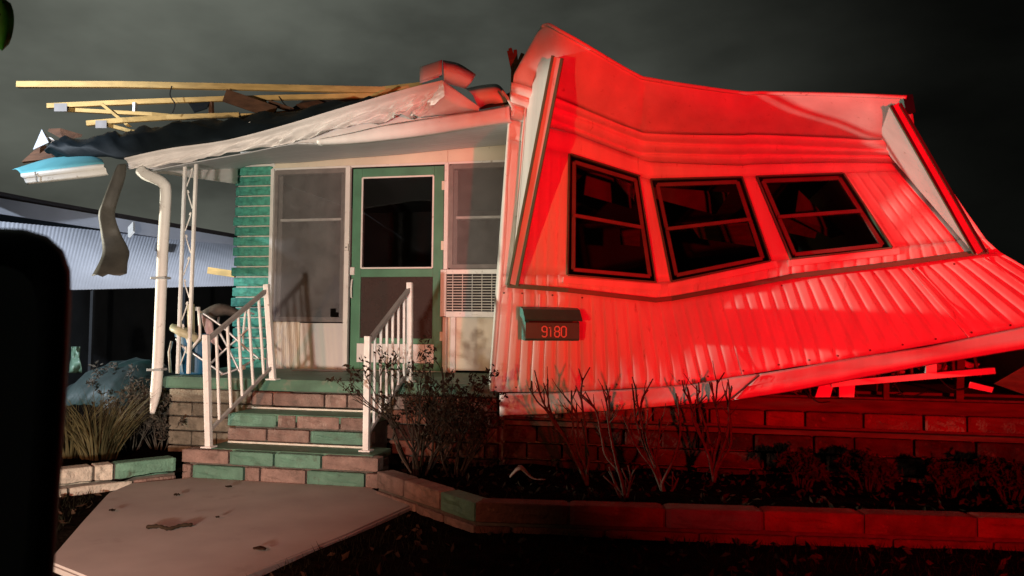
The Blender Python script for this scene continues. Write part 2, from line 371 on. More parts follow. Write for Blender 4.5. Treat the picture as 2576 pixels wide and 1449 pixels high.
# porch slab and its block footing
bm = bmesh.new()
vs = [bm.verts.new((x, y, PF)) for x, y in ((-1.62, PY), (1.36, PY), (1.36, .05), (-1.95, .05))]; f = bm.faces.new(vs)
ex = bmesh.ops.extrude_face_region(bm, geom=[f])
for v in ex['geom']:
    if isinstance(v, bmesh.types.BMVert): v.co.z = PF - .095
bmesh.ops.bevel(bm, geom=bm.edges[:], offset=.012, segments=2, affect='EDGES')
bm_obj('porch_floor', bm, GREENFL, H)
box('doormat', (-1.0, -.30, PF + .001), (-.45, -.10, PF + .008), CONC, H, .002)
fo = box('foundation', (-1.56, -1.32, -.1), (1.4, -1.0, PF - .10), MORTAR, H, .0)
for r_, (z0, z1) in enumerate(((-.04, .10), (.105, .225), (.23, .35), (.355, .47), (.475, .588))):
    x = -1.58 - (r_ % 2) * .13
    while x < 1.36:
        w_ = random.choice((.24, .36, .40))
        xa, xb = max(x, -1.58), min(x + w_, 1.36)
        if xb - xa > .05 and not (xa > -.76 and xb < .44):
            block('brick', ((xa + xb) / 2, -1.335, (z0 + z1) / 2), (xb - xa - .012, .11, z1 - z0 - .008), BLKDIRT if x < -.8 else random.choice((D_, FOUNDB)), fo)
        x += w_
# porch wall: panels round the openings (front face y = 0)
def wallpanel(name, x0, x1, z0, z1, m=WALLP, y=0, t=.05, bev=.003): return box(name, (x0, y, z0), (x1, y + t, z1), m, H, bev)
wallpanel('header_panel', -1.80, .50, 2.775, 2.98, CREAM, -.012, .06)
wallpanel('header_panel', .503, 1.34, 2.78, 3.02, CREAM, -.012, .06)
box('header_moulding', (-1.78, -.035, 2.762), (1.34, -.012, 2.785), TRIMW, H)
# corrugated strip below the left window
rows = []
for j in range(2):
    r_ = []
    for i in range(57):
        x = lerp(-1.40, -1.085, i / 56); r_.append((x, .0 - .010 * math.cos(i / 56 * 7 * 2 * math.pi), PF if j == 0 else 1.175))
    rows.append(r_)
grid('corrugated_siding', rows, WALLP, H)
wallpanel('flat_panel', -1.07, -.56, PF + .02, 1.165, PANEL, -.006)
for a, b_ in (((-1.075, -.02, PF), (-1.075, -.02, 1.17)), ((-.565, -.02, PF), (-.565, -.02, 1.17)), ((-1.08, -.02, PF + .012), (-.56, -.02, PF + .012))):
    bar('panel_trim', a, b_, .022, .02, CREAM, H, (0, 1, 0))
wallpanel('flat_panel', .50, 1.34, PF + .02, 1.235, CREAM, -.004)
bar('panel_trim', (.585, -.03, PF), (.585, -.03, 1.24), .05, .03, TRIMW, H, (0, 1, 0))
# fluted strip beside the door
rows = [[(lerp(.475, .56, i / 40), -.012 - .006 * math.cos(i / 40 * 6 * 2 * math.pi), z) for i in range(41)] for z in (PF, 1.60)]
grid('corrugated_siding', rows, CREAM, H)
def post(x, z0, z1, w_=.045, m=TRIMW, y=-.04): return bar('wall_post', (x, y, z0), (x, y, z1), w_, .05, m, H, (0, 1, 0))
post(-1.392, PF, 2.77, .035); post(-.545, PF, 2.77, .05); post(.505, PF, 2.77, .04)
# left window (frame, sash rails, screen, dark pane)
def window(x0, x1, z0, z1, zr):
    g = box('window', (x0, .03, z0), (x1, .045, z1), GLASS, H, 0)
    for (a, b_) in (((x0, z0), (x0, z1)), ((x1, z0), (x1, z1))): bar('frame', (a[0], -.012, a[1]), (b_[0], -.012, b_[1]), .045, .05, WINFR, g, (0, 1, 0))
    for z in (z0 + .012, z1 - .012): bar('frame', (x0, -.012, z), (x1, -.012, z), .05, .045, WINFR, g, (0, 1, 0))
    bar('sash', (x0 + .03, .004, z0 + .04), (x0 + .03, .004, z1 - .05), .06, .02, WINFR, g, (0, 1, 0)); bar('sash', (x1 - .03, .004, z0 + .04), (x1 - .03, .004, z1 - .05), .06, .02, WINFR, g, (0, 1, 0))
    bar('rail', (x0 + .05, .006, zr), (x1 - .05, .006, zr), .024, .05, TRIMW, g, (0, 1, 0))
    return g
w1 = window(-1.362, -.58, 1.19, 2.752, 2.235)
# torn insect screen: sagging sheet with a hole at its lower right corner
rows = []
for j in range(41):
    r_ = []
    for i in range(25):
        u, v = i / 24, j / 40
        sag = .02 * math.sin(math.pi * u) * (1 - v) + .022 * max(0, (1 - v) - .35) * math.sin(6 * (u + v) + 1) + .006 * nz3((u * 3, v * 4, 1), 2)
        r_.append((lerp(-1.35, -.592, u), -.030 - abs(sag), lerp(1.20, 2.735, v)))
    rows.append(r_)
nc = 25; vs = [p for r_ in rows for p in r_]
fs = [(i * nc + j, i * nc + j + 1, (i + 1) * nc + j + 1, (i + 1) * nc + j) for i in range(40) for j in range(24) if not (i < 3 and 20 <= j < 23 and not (i == 2 and j == 22))]
poly('screen', vs, fs, SCRN, w1, True)
w2 = window(.545, 1.34, 1.72, 2.752, 2.225)
poly('screen', [(.555, -.028, 1.73), (1.33, -.028, 1.73), (1.33, -.034, 2.74), (.555, -.034, 2.74)], [(0, 1, 2, 3)], SCRN, w2)
# screen door
dr = box('screen_door', (-.495, -.045, PF + .01), (-.395, -.012, 2.745), TEAL, H, .004)
box('stile', (.372, -.045, PF + .01), (.474, -.012, 2.745), TEAL, dr, .004)
box('rail', (-.394, -.044, 2.655), (.371, -.013, 2.745), TEAL, dr, .004)
box('rail', (-.394, -.044, 1.635), (.371, -.013, 1.715), TEAL, dr, .004)
box('rail', (-.394, -.044, .965), (.371, -.013, 1.02), TEAL, dr, .004)
box('rail', (-.394, -.044, PF + .012), (.371, -.013, .775), TEAL, dr, .004)
box('kick_plate', (-.42, -.050, .776), (.392, -.046, .963), FASC, dr, .001)
for a, b_ in (((-.39, 1.725), (-.39, 2.648)), ((.366, 1.725), (.366, 2.648)), ((-.39, 2.648), (.366, 2.648)), ((-.39, 1.725), (.366, 1.725))):
    bar('glazing_bead', (a[0], -.046, a[1]), (b_[0], -.046, b_[1]), .016, .014, TRIMW, dr, (0, 1, 0))
box('pane', (-.385, -.030, 1.73), (.362, -.024, 2.645), GLASS, dr, 0)
poly('screen', [(-.394, -.027, 1.02), (.371, -.027, 1.02), (.371, -.027, 1.635), (-.394, -.027, 1.635)], [(0, 1, 2, 3)], SCRND, dr)
tube('handle', [(-.475, -.05, 1.42), (-.475, -.085, 1.43), (-.475, -.09, 1.52), (-.472, -.085, 1.60), (-.472, -.05, 1.62)], .009, TRIMW, dr)
box('latch', (-.50, -.075, 1.655), (-.455, -.045, 1.735), TRIMW, dr, .006)
box('latch', (-.56, -.085, 1.90), (-.52, -.062, 1.975), TRIMW, dr, .004); box('keyhole', (-.548, -.088, 1.93), (-.532, -.085, 1.942), BLACKP, dr, 0)
for z in (1.0, 1.9, 2.5): box('hinge', (.455, -.056, z), (.50, -.045, z + .09), CREAM, dr, .003)
box('threshold', (-.50, -.07, PF + .001), (.48, .02, PF + .012), ALU, H, .003)
# brick pillar at the corner
pi_ = box('brick_pillar', (-1.80, -.028, PF), (-1.415, .15, 2.80), MORTARW, H, 0)
z = PF; k = 0
while z < 2.78:
    w_ = .41 + random.uniform(-.008, .03); block('brick', (-1.412 - w_ / 2, .02, z + .048), (w_, .14, .091), TEALBRICK, pi_); z += .1065
box('frieze_end', (-1.83, -.02, 2.80), (-1.39, .12, 2.86), TRIMW, H)
# shell behind: side wall, back walls, floors, remaining ceiling
box('side_wall', (-1.80, .152, .1), (-1.74, 7.0, 2.78), SIDING, H, 0)
slab('side_wall', [(5.45, -1.2, .7), (5.45, 6.0, .7), (4.1, 6.0, 2.5), (4.1, -1.2, 2.5)], SIDING, .05, H)
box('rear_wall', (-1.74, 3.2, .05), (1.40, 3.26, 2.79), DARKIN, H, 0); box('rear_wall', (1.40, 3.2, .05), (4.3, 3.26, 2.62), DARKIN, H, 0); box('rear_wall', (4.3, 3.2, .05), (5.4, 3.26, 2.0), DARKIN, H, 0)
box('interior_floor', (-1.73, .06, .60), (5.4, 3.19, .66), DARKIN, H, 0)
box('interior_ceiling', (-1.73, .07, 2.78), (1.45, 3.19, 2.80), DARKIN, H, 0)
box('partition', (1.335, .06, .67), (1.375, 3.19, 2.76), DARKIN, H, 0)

# ------------------------------------------------------------------ crushed front bay (deformed sheet)
YB = -1.45
COLS = 10      # corner, fin foot, win1 l/r, win2 l/r, win3 l/r, right fin foot, right edge
DENT = [0, 0, .05, .36, .40, .29, .26, .14, .05, .03]
FROW = {'L': .04, 'B': .55, 'S': .65, 'H': 1, 'D': 1, 'C': .95, 'Bb': .9, 'A': .85, 'T': .75}
ROW = {
 'L':  [(1240, 984), (1257, 986), (1427, 985), (1680, 972), (1738, 966), (2005, 922), (2068, 914), (2395, 858), (2690, 803), (2770, 788)],
 'B':  [(1261, 722), (1277, 720), (1429, 729), (1645, 752), (1690, 751), (1938, 707), (1994, 696), (2244, 666), (2452, 640), (2515, 634)],
 'S':  [(1263, 690), (1279, 690), (1428, 692), (1650, 710), (1690, 708), (1938, 657), (1990, 652), (2243, 624), (2425, 603), (2478, 600)],
 'H':  [(1281, 350), (1303, 356), (1433, 388), (1607, 443), (1638, 452), (1866, 446), (1903, 445), (2120, 437), (2270, 430), (2360, 430)],
 'D':  [(1284, 300), (1308, 305), (1440, 335), (1590, 392), (1636, 408), (1850, 416), (1900, 413), (2100, 409), (2256, 410), (2345, 408)],
 'C':  [(1287, 262), (1312, 275), (1440, 322), (1590, 380), (1650, 387), (1850, 392), (1900, 390), (2100, 392), (2240, 393), (2330, 392)],
 'Bb': [(1288, 235), (1316, 245), (1440, 288), (1590, 346), (1650, 359), (1850, 366), (1900, 365), (2100, 374), (2225, 378), (2315, 372)],
 'A':  [(1290, 208), (1322, 215), (1440, 262), (1590, 324), (1650, 336), (1850, 340), (1900, 338), (2100, 346), (2205, 352), (2300, 340)],
 'T':  [(1312, 165), (1363, 69), (1425, 88), (1590, 184), (1650, 203), (1850, 233), (1920, 235), (2100, 239), (2210, 243), (2279, 246)],
}
YOFF = {'L': 0, 'B': 0, 'S': 0, 'H': 0, 'D': -.01, 'C': -.05, 'Bb': -.10, 'A': -.15, 'T': -.52}
YOFF_T0 = [-.08, -.25] + [-.52] * 8
G = {}
for k, pts in ROW.items():
    G[k] = [P(px, py, YB + DENT[i] * FROW[k] + (YOFF_T0[i] if k == 'T' else YOFF[k])) for i, (px, py) in enumerate(pts)]
def ywall(px, k='B'):
    q = ROW[k]
    for i in range(9):
        if px <= q[i + 1][0] or i == 8:
            t = min(1, max(0, (px - q[i][0]) / (q[i + 1][0] - q[i][0]))); return YB + lerp(DENT[i], DENT[i + 1], t) * FROW[k]
def patch(ra, rb, c0, c1, nx, ny, ribs=0.0, pitch=.116, ph=0.0, dent=.006, seed=0):
    """bilinear cells between two control rows, columns c0..c1, with vertical ribs; rows of points"""
    out = []
    A, B_ = G[ra], G[rb]
    Ltot = (G['B'][9] - G['B'][0]).length
    for j in range(ny + 1):
        v = j / ny; r_ = []
        for ci in range(c0, c1):
            for i in range(nx + (1 if ci == c1 - 1 else 0)):
                u = i / nx
                p = lerp(lerp(A[ci], A[ci + 1], u), lerp(B_[ci], B_[ci + 1], u), v)
                s = lerp((G['B'][ci] - G['B'][0]).length, (G['B'][ci + 1] - G['B'][0]).length, u)
                edge = min(1, 6 * min(v, 1 - v)) if rb == 'L' else 1
                p = p.copy()
                ph_ = abs(((s / pitch) % 1) - .5) * 2; w_ = 1 - math.exp(-((1 - ph_) / .30) ** 2)
                p.y -= ribs * w_ * edge + dent * nz3((s * 2.2, v * 1.6, 0), 1, seed) * 2 + dent * .5 * nz3((s * 6, v * 5, 0), 1, seed + 1) - dent * 2.2 * abs(nz3((s * 1.3 + v * .5, v * .9 - s * .3, 0), 1, seed + 5)) * edge
                r_.append(p)
        out.append(r_)
    return out
bay = grid('bay_lower_wall', patch('B', 'L', 0, 9, 96, 14, .011, .088, 0, .007, 1), SIDING, H, .006)
# upper wall with three window openings: cells
def upcell(name, ra, rb, c0, c1, nx=10, ny=6, ribs=0, seed=2): return grid(name, patch(ra, rb, c0, c1, nx, ny, ribs, .088, 0, .004, seed), SIDING, H, .006)
upcell('bay_upper_wall', 'S', 'B', 0, 9, 72, 3, .005)
upcell('bay_upper_wall', 'H', 'S', 0, 2, 48, 12, .005); upcell('window_mullion', 'H', 'S', 3, 4, 6, 12); upcell('window_mullion', 'H', 'S', 5, 6, 6, 12); upcell('bay_upper_wall', 'H', 'S', 7, 9, 72, 12, .006)
upcell('bay_header', 'D', 'H', 0, 9, 12, 3, 0, 5)
# grooved soffit, each groove a step in depth; smooth in length
def smoothrow(k, n=10): return catmull(G[k], n)
keys = ['D', 'C', 'Bb', 'A']
prof = []
for a, b_ in zip(keys[:-1], keys[1:]):
    ra, rb = smoothrow(a), smoothrow(b_)
    for j in range(6):
        t = j / 6; bump = -.042 * math.sin(math.pi * t) ** .6
        prof.append([lerp(p, q, t) + Vector((0, bump, .0)) for p, q in zip(ra, rb)])
prof.append(smoothrow('A')); 
grid('soffit_grooved_sheet', prof, SIDING, H, .006)
ra, rb = smoothrow('A'), smoothrow('T')
prof = []
for j in range(13):
    t = j / 12; r_ = []
    for i, (p, q) in enumerate(zip(ra, rb)):
        s = i / (len(ra) - 1)
        c = lerp(p, q, t)
        c.y -= .06 * math.sin(math.pi * t) + .02 * nz3((s * 9, t * 2, 0), 1, 7) - .05 * math.exp(-((s - .36 - .05 * t) / .035) ** 2) * (1 - t) + .03 * math.exp(-((s - .55 + .08 * t) / .05) ** 2) * math.sin(math.pi * t)
        r_.append(c)
    prof.append(r_)
grid('soffit_front_sheet', prof, SIDING, H, .008)
# rolled lip on the far right top and torn left end of the sheet
tube('eave_lip', [q + Vector((0, -.01, .0)) for q in rb[10:]], .014, TRIMW, H, 6)
bar('eave_end_cap', G['T'][9] + Vector((0, .02, .02)), G['T'][9] + Vector((.02, .03, -.10)), .05, .08, TEALD, H)
ft = [P(1312, 168, -1.53), P(1363, 69, -1.72), P(1397, 76, -1.9), P(1350, 150, -1.62)]
slab('torn_eave_end', [ft[0] + Vector((-.01, .0, 0)), ft[1] + Vector((-.01, .02, 0)), ft[1] + Vector((.02, .06, 0)), ft[0] + Vector((.02, .05, 0))], SIDING, .01, H)
# white corner flange, left side wall of the bay
cornerF = [G[k][0] for k in ('L', 'B', 'S', 'H', 'D', 'C', 'Bb', 'A')]
fl = [(1229, 984), (1248, 722), (1250, 690), (1275, 350), (1279, 300), (1281, 262), (1283, 235), (1286, 208)]
inner = [P(px, py, -1.37) for px, py in fl]
rowsf = [[a + Vector((0, -.002, 0)), lerp(a, b_, .5) + Vector((-.004, -.012, 0)), b_] for a, b_ in zip(cornerF, inner)]
grid('corner_flange', rowsf, TRIMW, H, .006)
side = [[b_, Vector((b_.x + .0, -.6, b_.z)), Vector((b_.x + .02, -.02, b_.z))] for b_ in inner]
grid('bay_side_wall', side, SIDING, H, .006)
# lower skirt band, in two lengths with a joint
sk_t = [(1257, 990), (1373, 988), (1584, 980), (1743, 967), (1853, 948), (1917, 940), (2010, 925), (2155, 900), (2334, 873), (2576, 823), (2760, 792)]
sk_b = [(1257, 1046), (1373, 1042), (1531, 1034), (1661, 1023), (1760, 1015), (1853, 1006), (1989, 985), (2110, 961), (2334, 918), (2576, 878), (2760, 845)]
def skirt(t0, t1, yo, n=40):
    rows = [[], [], [], [], [], []]
    for i in range(n + 1):
        t = lerp(t0, t1, i / n)
        a, b_ = pl([(*q, 0) for q in sk_t], t), pl([(*q, 0) for q in sk_b], t)
        for j, (v, dy) in enumerate(((0, -.02), (.12, -.045), (.45, -.04), (.47, -.048), (.95, -.045), (1, -.02))):
            q = lerp(a, b_, v); yc = -1.44
            rows[j].append(P(q.x, q.y, yc + dy + yo + .006 * nz3((t * 3, v * 2, 0), 1, 9)))
    return rows
grid('skirt_band', skirt(0, 4.9, 0), FASC, H, .006); grid('skirt_band', skirt(4.92, 10, -.006), SIDING, H, .006)
a_, b_ = pl([(*q, 0) for q in sk_t], 4.9), pl([(*q, 0) for q in sk_b], 4.9)
bar('skirt_joint', P(a_.x, a_.y + 3, -1.50), P(b_.x - 4, b_.y - 4, -1.50), .012, .008, TEALD, H, (0, 1, 0))
# teal trims
def trimline(name, pts, w_, t, m, yo=-.028, parent=H):
    bm = bmesh.new(); pts = [P(px, py, y + yo) for px, py, y in pts]
    for a, b_ in zip(pts[:-1], pts[1:]): add_bar(bm, a - (b_ - a).normalized() * .004, b_ + (b_ - a).normalized() * .004, w_, t, (0, 1, 0), .002)
    return bm_obj(name, bm, m, parent)
trimline('belt_trim', [(x, y, ywall(x)) for x, y in ((1278, 718), (1429, 730), (1560, 745), (1650, 755), (1690, 751), (1725, 745), (1938, 706), (1994, 695), (2244, 665), (2484, 632))], .036, .03, TEAL)
# eave wing on the left: tapering fin, wide at the top
def fin(name, ti, to, bo, th, m):
    """ti: inner top, to: outer top, bo: bottom; th: thickness to the right"""
    v = [ti, to, bo, ti + th, to + th, bo + th]
    return poly(name, v, [(0, 2, 1), (3, 4, 5), (1, 2, 5, 4), (0, 1, 4, 3), (0, 3, 5, 2)], m, H)
ti, to, bo = P(1320, 170, -1.40), P(1391, 143, -2.02), P(1281, 716, -1.42)
th = P(1413, 148, -2.02) - to
fin('eave_wing', ti, to, bo, th, SIDING)
trimline('wing_trim', [(1391, 141, -2.02), (1279, 716, -1.50)], .022, .02, TEAL, -.008)
trimline('wing_trim', [(1414, 148, -2.02), (1301, 718, -1.50)], .022, .02, TEAL, -.008)
trimline('wing_strip', [(1402, 146, -2.02), (1290, 714, -1.50)], .05, .012, SIDING, -.006)
trimline('wing_seam', [(1330, 172, -1.53), (1287, 690, -1.505)], .012, .012, TRIMW, -.01)
ti, to, bo = P(2207, 356, -1.49), P(2238, 268, -2.02), P(2448, 636, -1.52)
th = P(2262, 264, -2.02) - to
fin('eave_wing', ti, to, bo, th, SIDING)
trimline('wing_trim', [(2241, 266, -2.02), (2451, 636, -1.54)], .020, .02, TEAL, -.008)
trimline('wing_trim', [(2264, 262, -2.02), (2478, 633, -1.54)], .020, .02, TEAL, -.008)
trimline('wing_strip', [(2252, 264, -2.02), (2465, 634, -1.54)], .05, .012, SIDING, -.006)
# windows of the bay
def baywin(c0, c1):
    tl, tr, bl, br = G['H'][c0], G['H'][c1], G['S'][c0], G['S'][c1]
    q = lambda u, v, dy=0: lerp(lerp(tl, tr, u), lerp(bl, br, u), v) + Vector((0, dy, 0))
    g = grid('bay_window', [[q(i / 4, j / 4, .035) for i in range(5)] for j in range(5)], GLASS, H)
    bm = bmesh.new()
    for a, b_ in ((q(0, 0), q(1, 0)), (q(1, 0), q(1, 1)), (q(1, 1), q(0, 1)), (q(0, 1), q(0, 0))): add_bar(bm, a, b_, .013, .06, (0, 1, 0))
    bm_obj('frame', bm, TEAL, g)
    bm = bmesh.new()
    for a, b_ in ((q(.06, .05, .02), q(.94, .05, .02)), (q(.94, .05, .02), q(.94, .95, .02)), (q(.94, .95, .02), q(.06, .95, .02)), (q(.06, .95, .02), q(.06, .05, .02))): add_bar(bm, a, b_, .03, .03, (0, 1, 0))
    bm_obj('sash', bm, SASHD, g)
    bar('rail', q(.05, .5, .0), q(.95, .5, .0), .028, .03, SASHD, g, (0, 1, 0))
    bm = bmesh.new()     # thin flashing round the opening, proud of the sheet
    for a, b_ in ((q(-.05, 1.045, -.012), q(1.05, 1.045, -.012)),): add_bar(bm, a, b_, .05, .014, (0, 1, 0))
    bm_obj('sill', bm, SIDING, g)
    return g
baywin(2, 3); baywin(4, 5); baywin(6, 7)
# fallen ceiling boards and dark fittings inside the bay
slab('fallen_board', [P(1480, 410, -0.45), P(1600, 470, -0.05), P(1590, 525, -0.05), P(1470, 490, -0.45)], FALLEN, .012, H)
slab('fallen_board', [P(1640, 470, -0.45), P(1835, 485, 0.15), P(1800, 540, 0.15), P(1650, 500, -0.45)], FALLEN, .012, H)
slab('fallen_board', [P(2010, 480, -0.35), P(2125, 590, 0.25), P(2090, 600, 0.25), P(2000, 550, -0.35)], FALLEN, .012, H)
slab('fallen_board', [P(1960, 545, -0.25), P(2060, 570, 0.15), P(2050, 600, 0.15), P(1955, 580, -0.25)], OLDWOOD, .012, H)
slab('fallen_board', [P(1560, 570, 0.75), P(1610, 575, 0.75), P(1610, 620, 0.75), P(1560, 615, 0.75)], OLDWOOD, .02, H)
slab('fallen_board', [P(1740, 570, 0.65), P(1880, 560, 0.65), P(1900, 620, 0.65), P(1760, 600, 0.65)], OLDWOOD, .02, H)
box('bay_floor', (1.42, -.98, .62), (5.4, .04, .68), OLDWOOD, H, 0)
box('bay_roof_deck', (1.46, -.95, 2.55), (4.2, 3.1, 2.60), OLDWOOD, H, 0)
# foundation under the bay, laid block by block
fb = box('foundation', (1.40, -1.26, -.1), (6.6, -1.0, .66), MORTAR, H, 0)
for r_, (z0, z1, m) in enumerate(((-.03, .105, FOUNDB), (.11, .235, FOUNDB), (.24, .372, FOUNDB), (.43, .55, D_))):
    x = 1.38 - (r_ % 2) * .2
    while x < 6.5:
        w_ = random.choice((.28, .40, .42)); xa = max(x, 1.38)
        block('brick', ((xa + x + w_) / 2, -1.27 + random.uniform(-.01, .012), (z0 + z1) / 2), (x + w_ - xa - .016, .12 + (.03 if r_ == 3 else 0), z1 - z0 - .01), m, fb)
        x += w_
box('ledge_board', (1.40, -1.36, .377), (6.6, -1.24, .412), OLDWOOD, H, .004)
box('sill_beam', (1.40, -1.33, .558), (6.6, -1.20, .645), OLDWOOD, H, .005)
# exposed joists and brackets under the lifted wall
def stub(name, pts, m, t=.04): return slab(name, pts, m, t, H)
stub('joist_end', [P(2048, 998, -1.30), P(2086, 998, -1.30), P(2100, 945, -1.30), P(2066, 945, -1.30)], SIDING)
stub('joist_end', [P(2108, 998, -1.30), P(2146, 998, -1.30), P(2150, 930, -1.30), P(2108, 930, -1.30)], SIDING)
bar('hanging_channel', P(2090, 966, -1.34), P(2500, 932, -1.34), .045, .06, SIDING, H, (0, 1, 0))
for px in (2290, 2340, 2395): bar('bracket', P(px, 900, -1.32), P(px + 2, 946, -1.32), .02, .05, OLDWOOD, H, (0, 1, 0))
stub('joist_end', [P(2325, 938, -1.36), P(2352, 936, -1.36), P(2352, 905, -1.36), P(2325, 905, -1.36)], SIDING)
bar('support_post', P(2415, 900, -1.25), P(2412, 1010, -1.25), .05, .05, OLDWOOD, H, (0, 1, 0))
bar('support_post', P(2228, 950, -1.25), P(2228, 1005, -1.25), .04, .05, OLDWOOD, H, (0, 1, 0))
stub('loose_flap', [P(2440, 960, -1.36), P(2500, 975, -1.40), P(2495, 988, -1.40), P(2436, 975, -1.36)], SIDING, .006)
stub('loose_flap', [P(2500, 965, -1.5), P(2700, 850, -1.5), P(2720, 1010, -1.6), P(2600, 1000, -1.55)], OLDWOOD, .01)

# torn bits under the lifted wall
rnd_u = random.Random(77)
INSUL = mat('torn_insulation', (.42, .33, .30), .95, .35, 25, .9, 60)
for k in range(9):
    px = 1990 + k * 56 + rnd_u.uniform(-14, 14); py = 985 - k * 8.5
    bm = bmesh.new(); p0 = P(px, py - 18, -1.27); L_ = rnd_u.uniform(.05, .17)
    add_tube(bm, [p0, p0 + Vector((rnd_u.uniform(-.03, .03), 0, -L_ * .5)), p0 + Vector((rnd_u.uniform(-.06, .06), .01, -L_))], [.012, .010, .004], 5, .5)
    bm_obj('splintered_lath', bm, OLDWOOD, H)
for k, px in enumerate((2075, 2190, 2262, 2372, 2440)):
    py = 968 - (px - 2040) * .125; r0 = rnd_u.uniform(.02, .04); bm = bmesh.new()
    bmesh.ops.create_icosphere(bm, subdivisions=3, radius=r0, matrix=Matrix.Translation(P(px, py, -1.22)) @ Matrix.Diagonal((2.2, .8, .7, 1)))
    for v in bm.verts: v.co += Vector((.02 * nz3(v.co, 25, k), .02 * nz3(v.co, 25, k + 9), .025 * nz3(v.co, 22, k + 4)))
    bm_obj('insulation_tuft', bm, INSUL, H)
for (x0, y0_, x1, y1_) in ((2020, 975, 2120, 1000), (2240, 945, 2330, 985), (2350, 935, 2470, 968)):
    tube('hanging_wire', catmull([P(x0, y0_, -1.30), P(lerp(x0, x1, .4), max(y0_, y1_) + 12, -1.34), P(x1, y1_, -1.30)], 6), .005, BLACKP, H, 5)
# fasteners along the belt trim and the bottom of the sheet
for kk, dz, step in (('B', -.05, .2), ('L', .035, .2), ('D', .02, .25)):
    bm = bmesh.new(); q = G[kk]
    for i in range(9):
        L_ = (q[i + 1] - q[i]).length; n_ = max(1, int(L_ / step))
        for m_ in range(n_):
            c = lerp(q[i], q[i + 1], (m_ + .5) / n_) + Vector((0, -.012, dz))
            bmesh.ops.create_circle(bm, cap_ends=True, segments=6, radius=.008, matrix=Matrix.Translation(c) @ Matrix.Rotation(R(90), 4, 'X'))
    o_ = bm_obj('fastener_row', bm, SASHD, H); stuff(o_)
for i, u in ((1, .55), (4, .5), (7, .15), (8, .1)):     # panel seams running down the sheet
    a, b_ = lerp(G['B'][i], G['B'][i + 1], u), lerp(G['L'][i], G['L'][i + 1], u)
    bar('panel_seam', lerp(a, b_, .06) + Vector((0, -.016, 0)), lerp(a, b_, .99) + Vector((0, -.016, 0)), .012, .006, SIDING, H, (0, 1, 0), .002)

# ------------------------------------------------------------------ porch roof edge
# ceiling sheet
fr_ = [(372, 431, -1.50), (480, 410, -1.50), (620, 385, -1.50), (742, 362, -1.50), (834, 362, -1.50), (1007, 347, -1.50), (1140, 326, -1.50), (1284, 301, -1.50)]
bk_ = [(560, 440, -.10), (600, 425, -.08), (640, 414, -.05), (760, 408, -.05), (860, 399, -.05), (1000, 389, -.05), (1150, 374, -.05), (1292, 362, -.05)]
rows = []
fp, bp_ = catmull([P(*q) for q in fr_], 8), catmull([P(*q) for q in bk_], 8)
for j in range(61):
    t = j / 60; gr_ = .005 * (abs(math.sin(t * 12 * math.pi)) ** .3)
    rows.append([lerp(a, b_, t) + Vector((0, 0, gr_ + .04 * math.sin(math.pi * t) * (i / len(fp)))) for i, (a, b_) in enumerate(zip(fp, bp_))])
grid('porch_ceiling', rows, CEIL, H, .006)
sid = [[P(372, 432, -1.50) + Vector((0, 0, dz)) for dz in (0, .03, .10)], [P(596, 463, -.16) + Vector((0, 0, dz)) for dz in (0, .1, .22)]]
rows = [[lerp(sid[0][k], sid[1][k], i / 10) for k in range(3)] for i in range(11)]
grid('side_frieze', rows, FASC, H, .012)
# beam under the fascia
top = [(800, 352), (880, 336), (962, 317), (1081, 298), (1180, 284), (1282, 266)]; bot = [(800, 362), (880, 358), (962, 350), (1081, 335), (1180, 319), (1284, 303)]
tp, bt = catmull([P(x, y, -1.53) for x, y in top], 6), catmull([P(x, y, -1.52) for x, y in bot], 6)
grid('porch_beam', [tp, [lerp(a, b_, .2) + Vector((0, -.02, 0)) for a, b_ in zip(tp, bt)], [lerp(a, b_, .82) + Vector((0, -.02, 0)) for a, b_ in zip(tp, bt)], bt, [b_ + Vector((0, .06, .0)) for b_ in bt]], FASC, H, .008)
slab('fascia_backing', [P(690, 362, -1.44), P(830, 364, -1.44), P(1205, 312, -1.44), P(1205, 268, -1.44), P(1100, 270, -1.44), P(960, 290, -1.44)], FASC, .01, H)
# crumpled fascia
ut = [(318, 399), (430, 375), (575, 354), (703, 322), (873, 271), (1022, 227), (1116, 205)]
lt = [(324, 426), (440, 414), (600, 384), (754, 358), (915, 318), (1020, 300), (1056, 297)]
up_, lo_ = catmull([P(x, y, -1.58 - .02 * i) for i, (x, y) in enumerate(ut)], 24), catmull([P(x, y, -1.52) for x, y in lt], 24)
rows = []
nj = 30
for j in range(nj + 1):
    t = j / nj; r_ = []
    for i, (a, b_) in enumerate(zip(up_, lo_)):
        s = i / (len(up_) - 1)
        p = lerp(a, b_, t)
        lip = .03 if t < .16 else (.008 if t < .22 else 0)
        amp = .085 * max(0, t - .2) * (.3 + s)
        ww = 2.0 * abs(nz3((s * 16 + t * 3.2, t * 1.2, 0), 1, 21)) + .8 * nz3((s * 42 + t * 6, t * 4, 0), 1, 22)
        p.y -= lip + amp * ww * 1.6 + .012 * nz3((s * 6, 0, 0), 1, 5)
        p.z += .008 * nz3((s * 30, t * 3, 2), 1, 6) * t
        r_.append(p)
    rows.append(r_)
grid('crumpled_fascia', rows, FASC, H, .004)
tri = []
endc = [r_[-1] for r_ in rows]
bent = [pl([P(1117, 205, -1.73), P(1121, 240, -1.74), P(1056, 297, -1.55)], 2 * j / nj) for j in range(nj + 1)]
tri = [[lerp(a, b_, k / 10) + Vector((0, -.03 * abs(nz3((k * .35, j * .25, 0), 1, 61)) * math.sin(math.pi * k / 10), 0)) for k in range(11)] for j, (a, b_) in enumerate(zip(endc, bent))]
grid('crumpled_fascia', tri, FASC, H, .004)
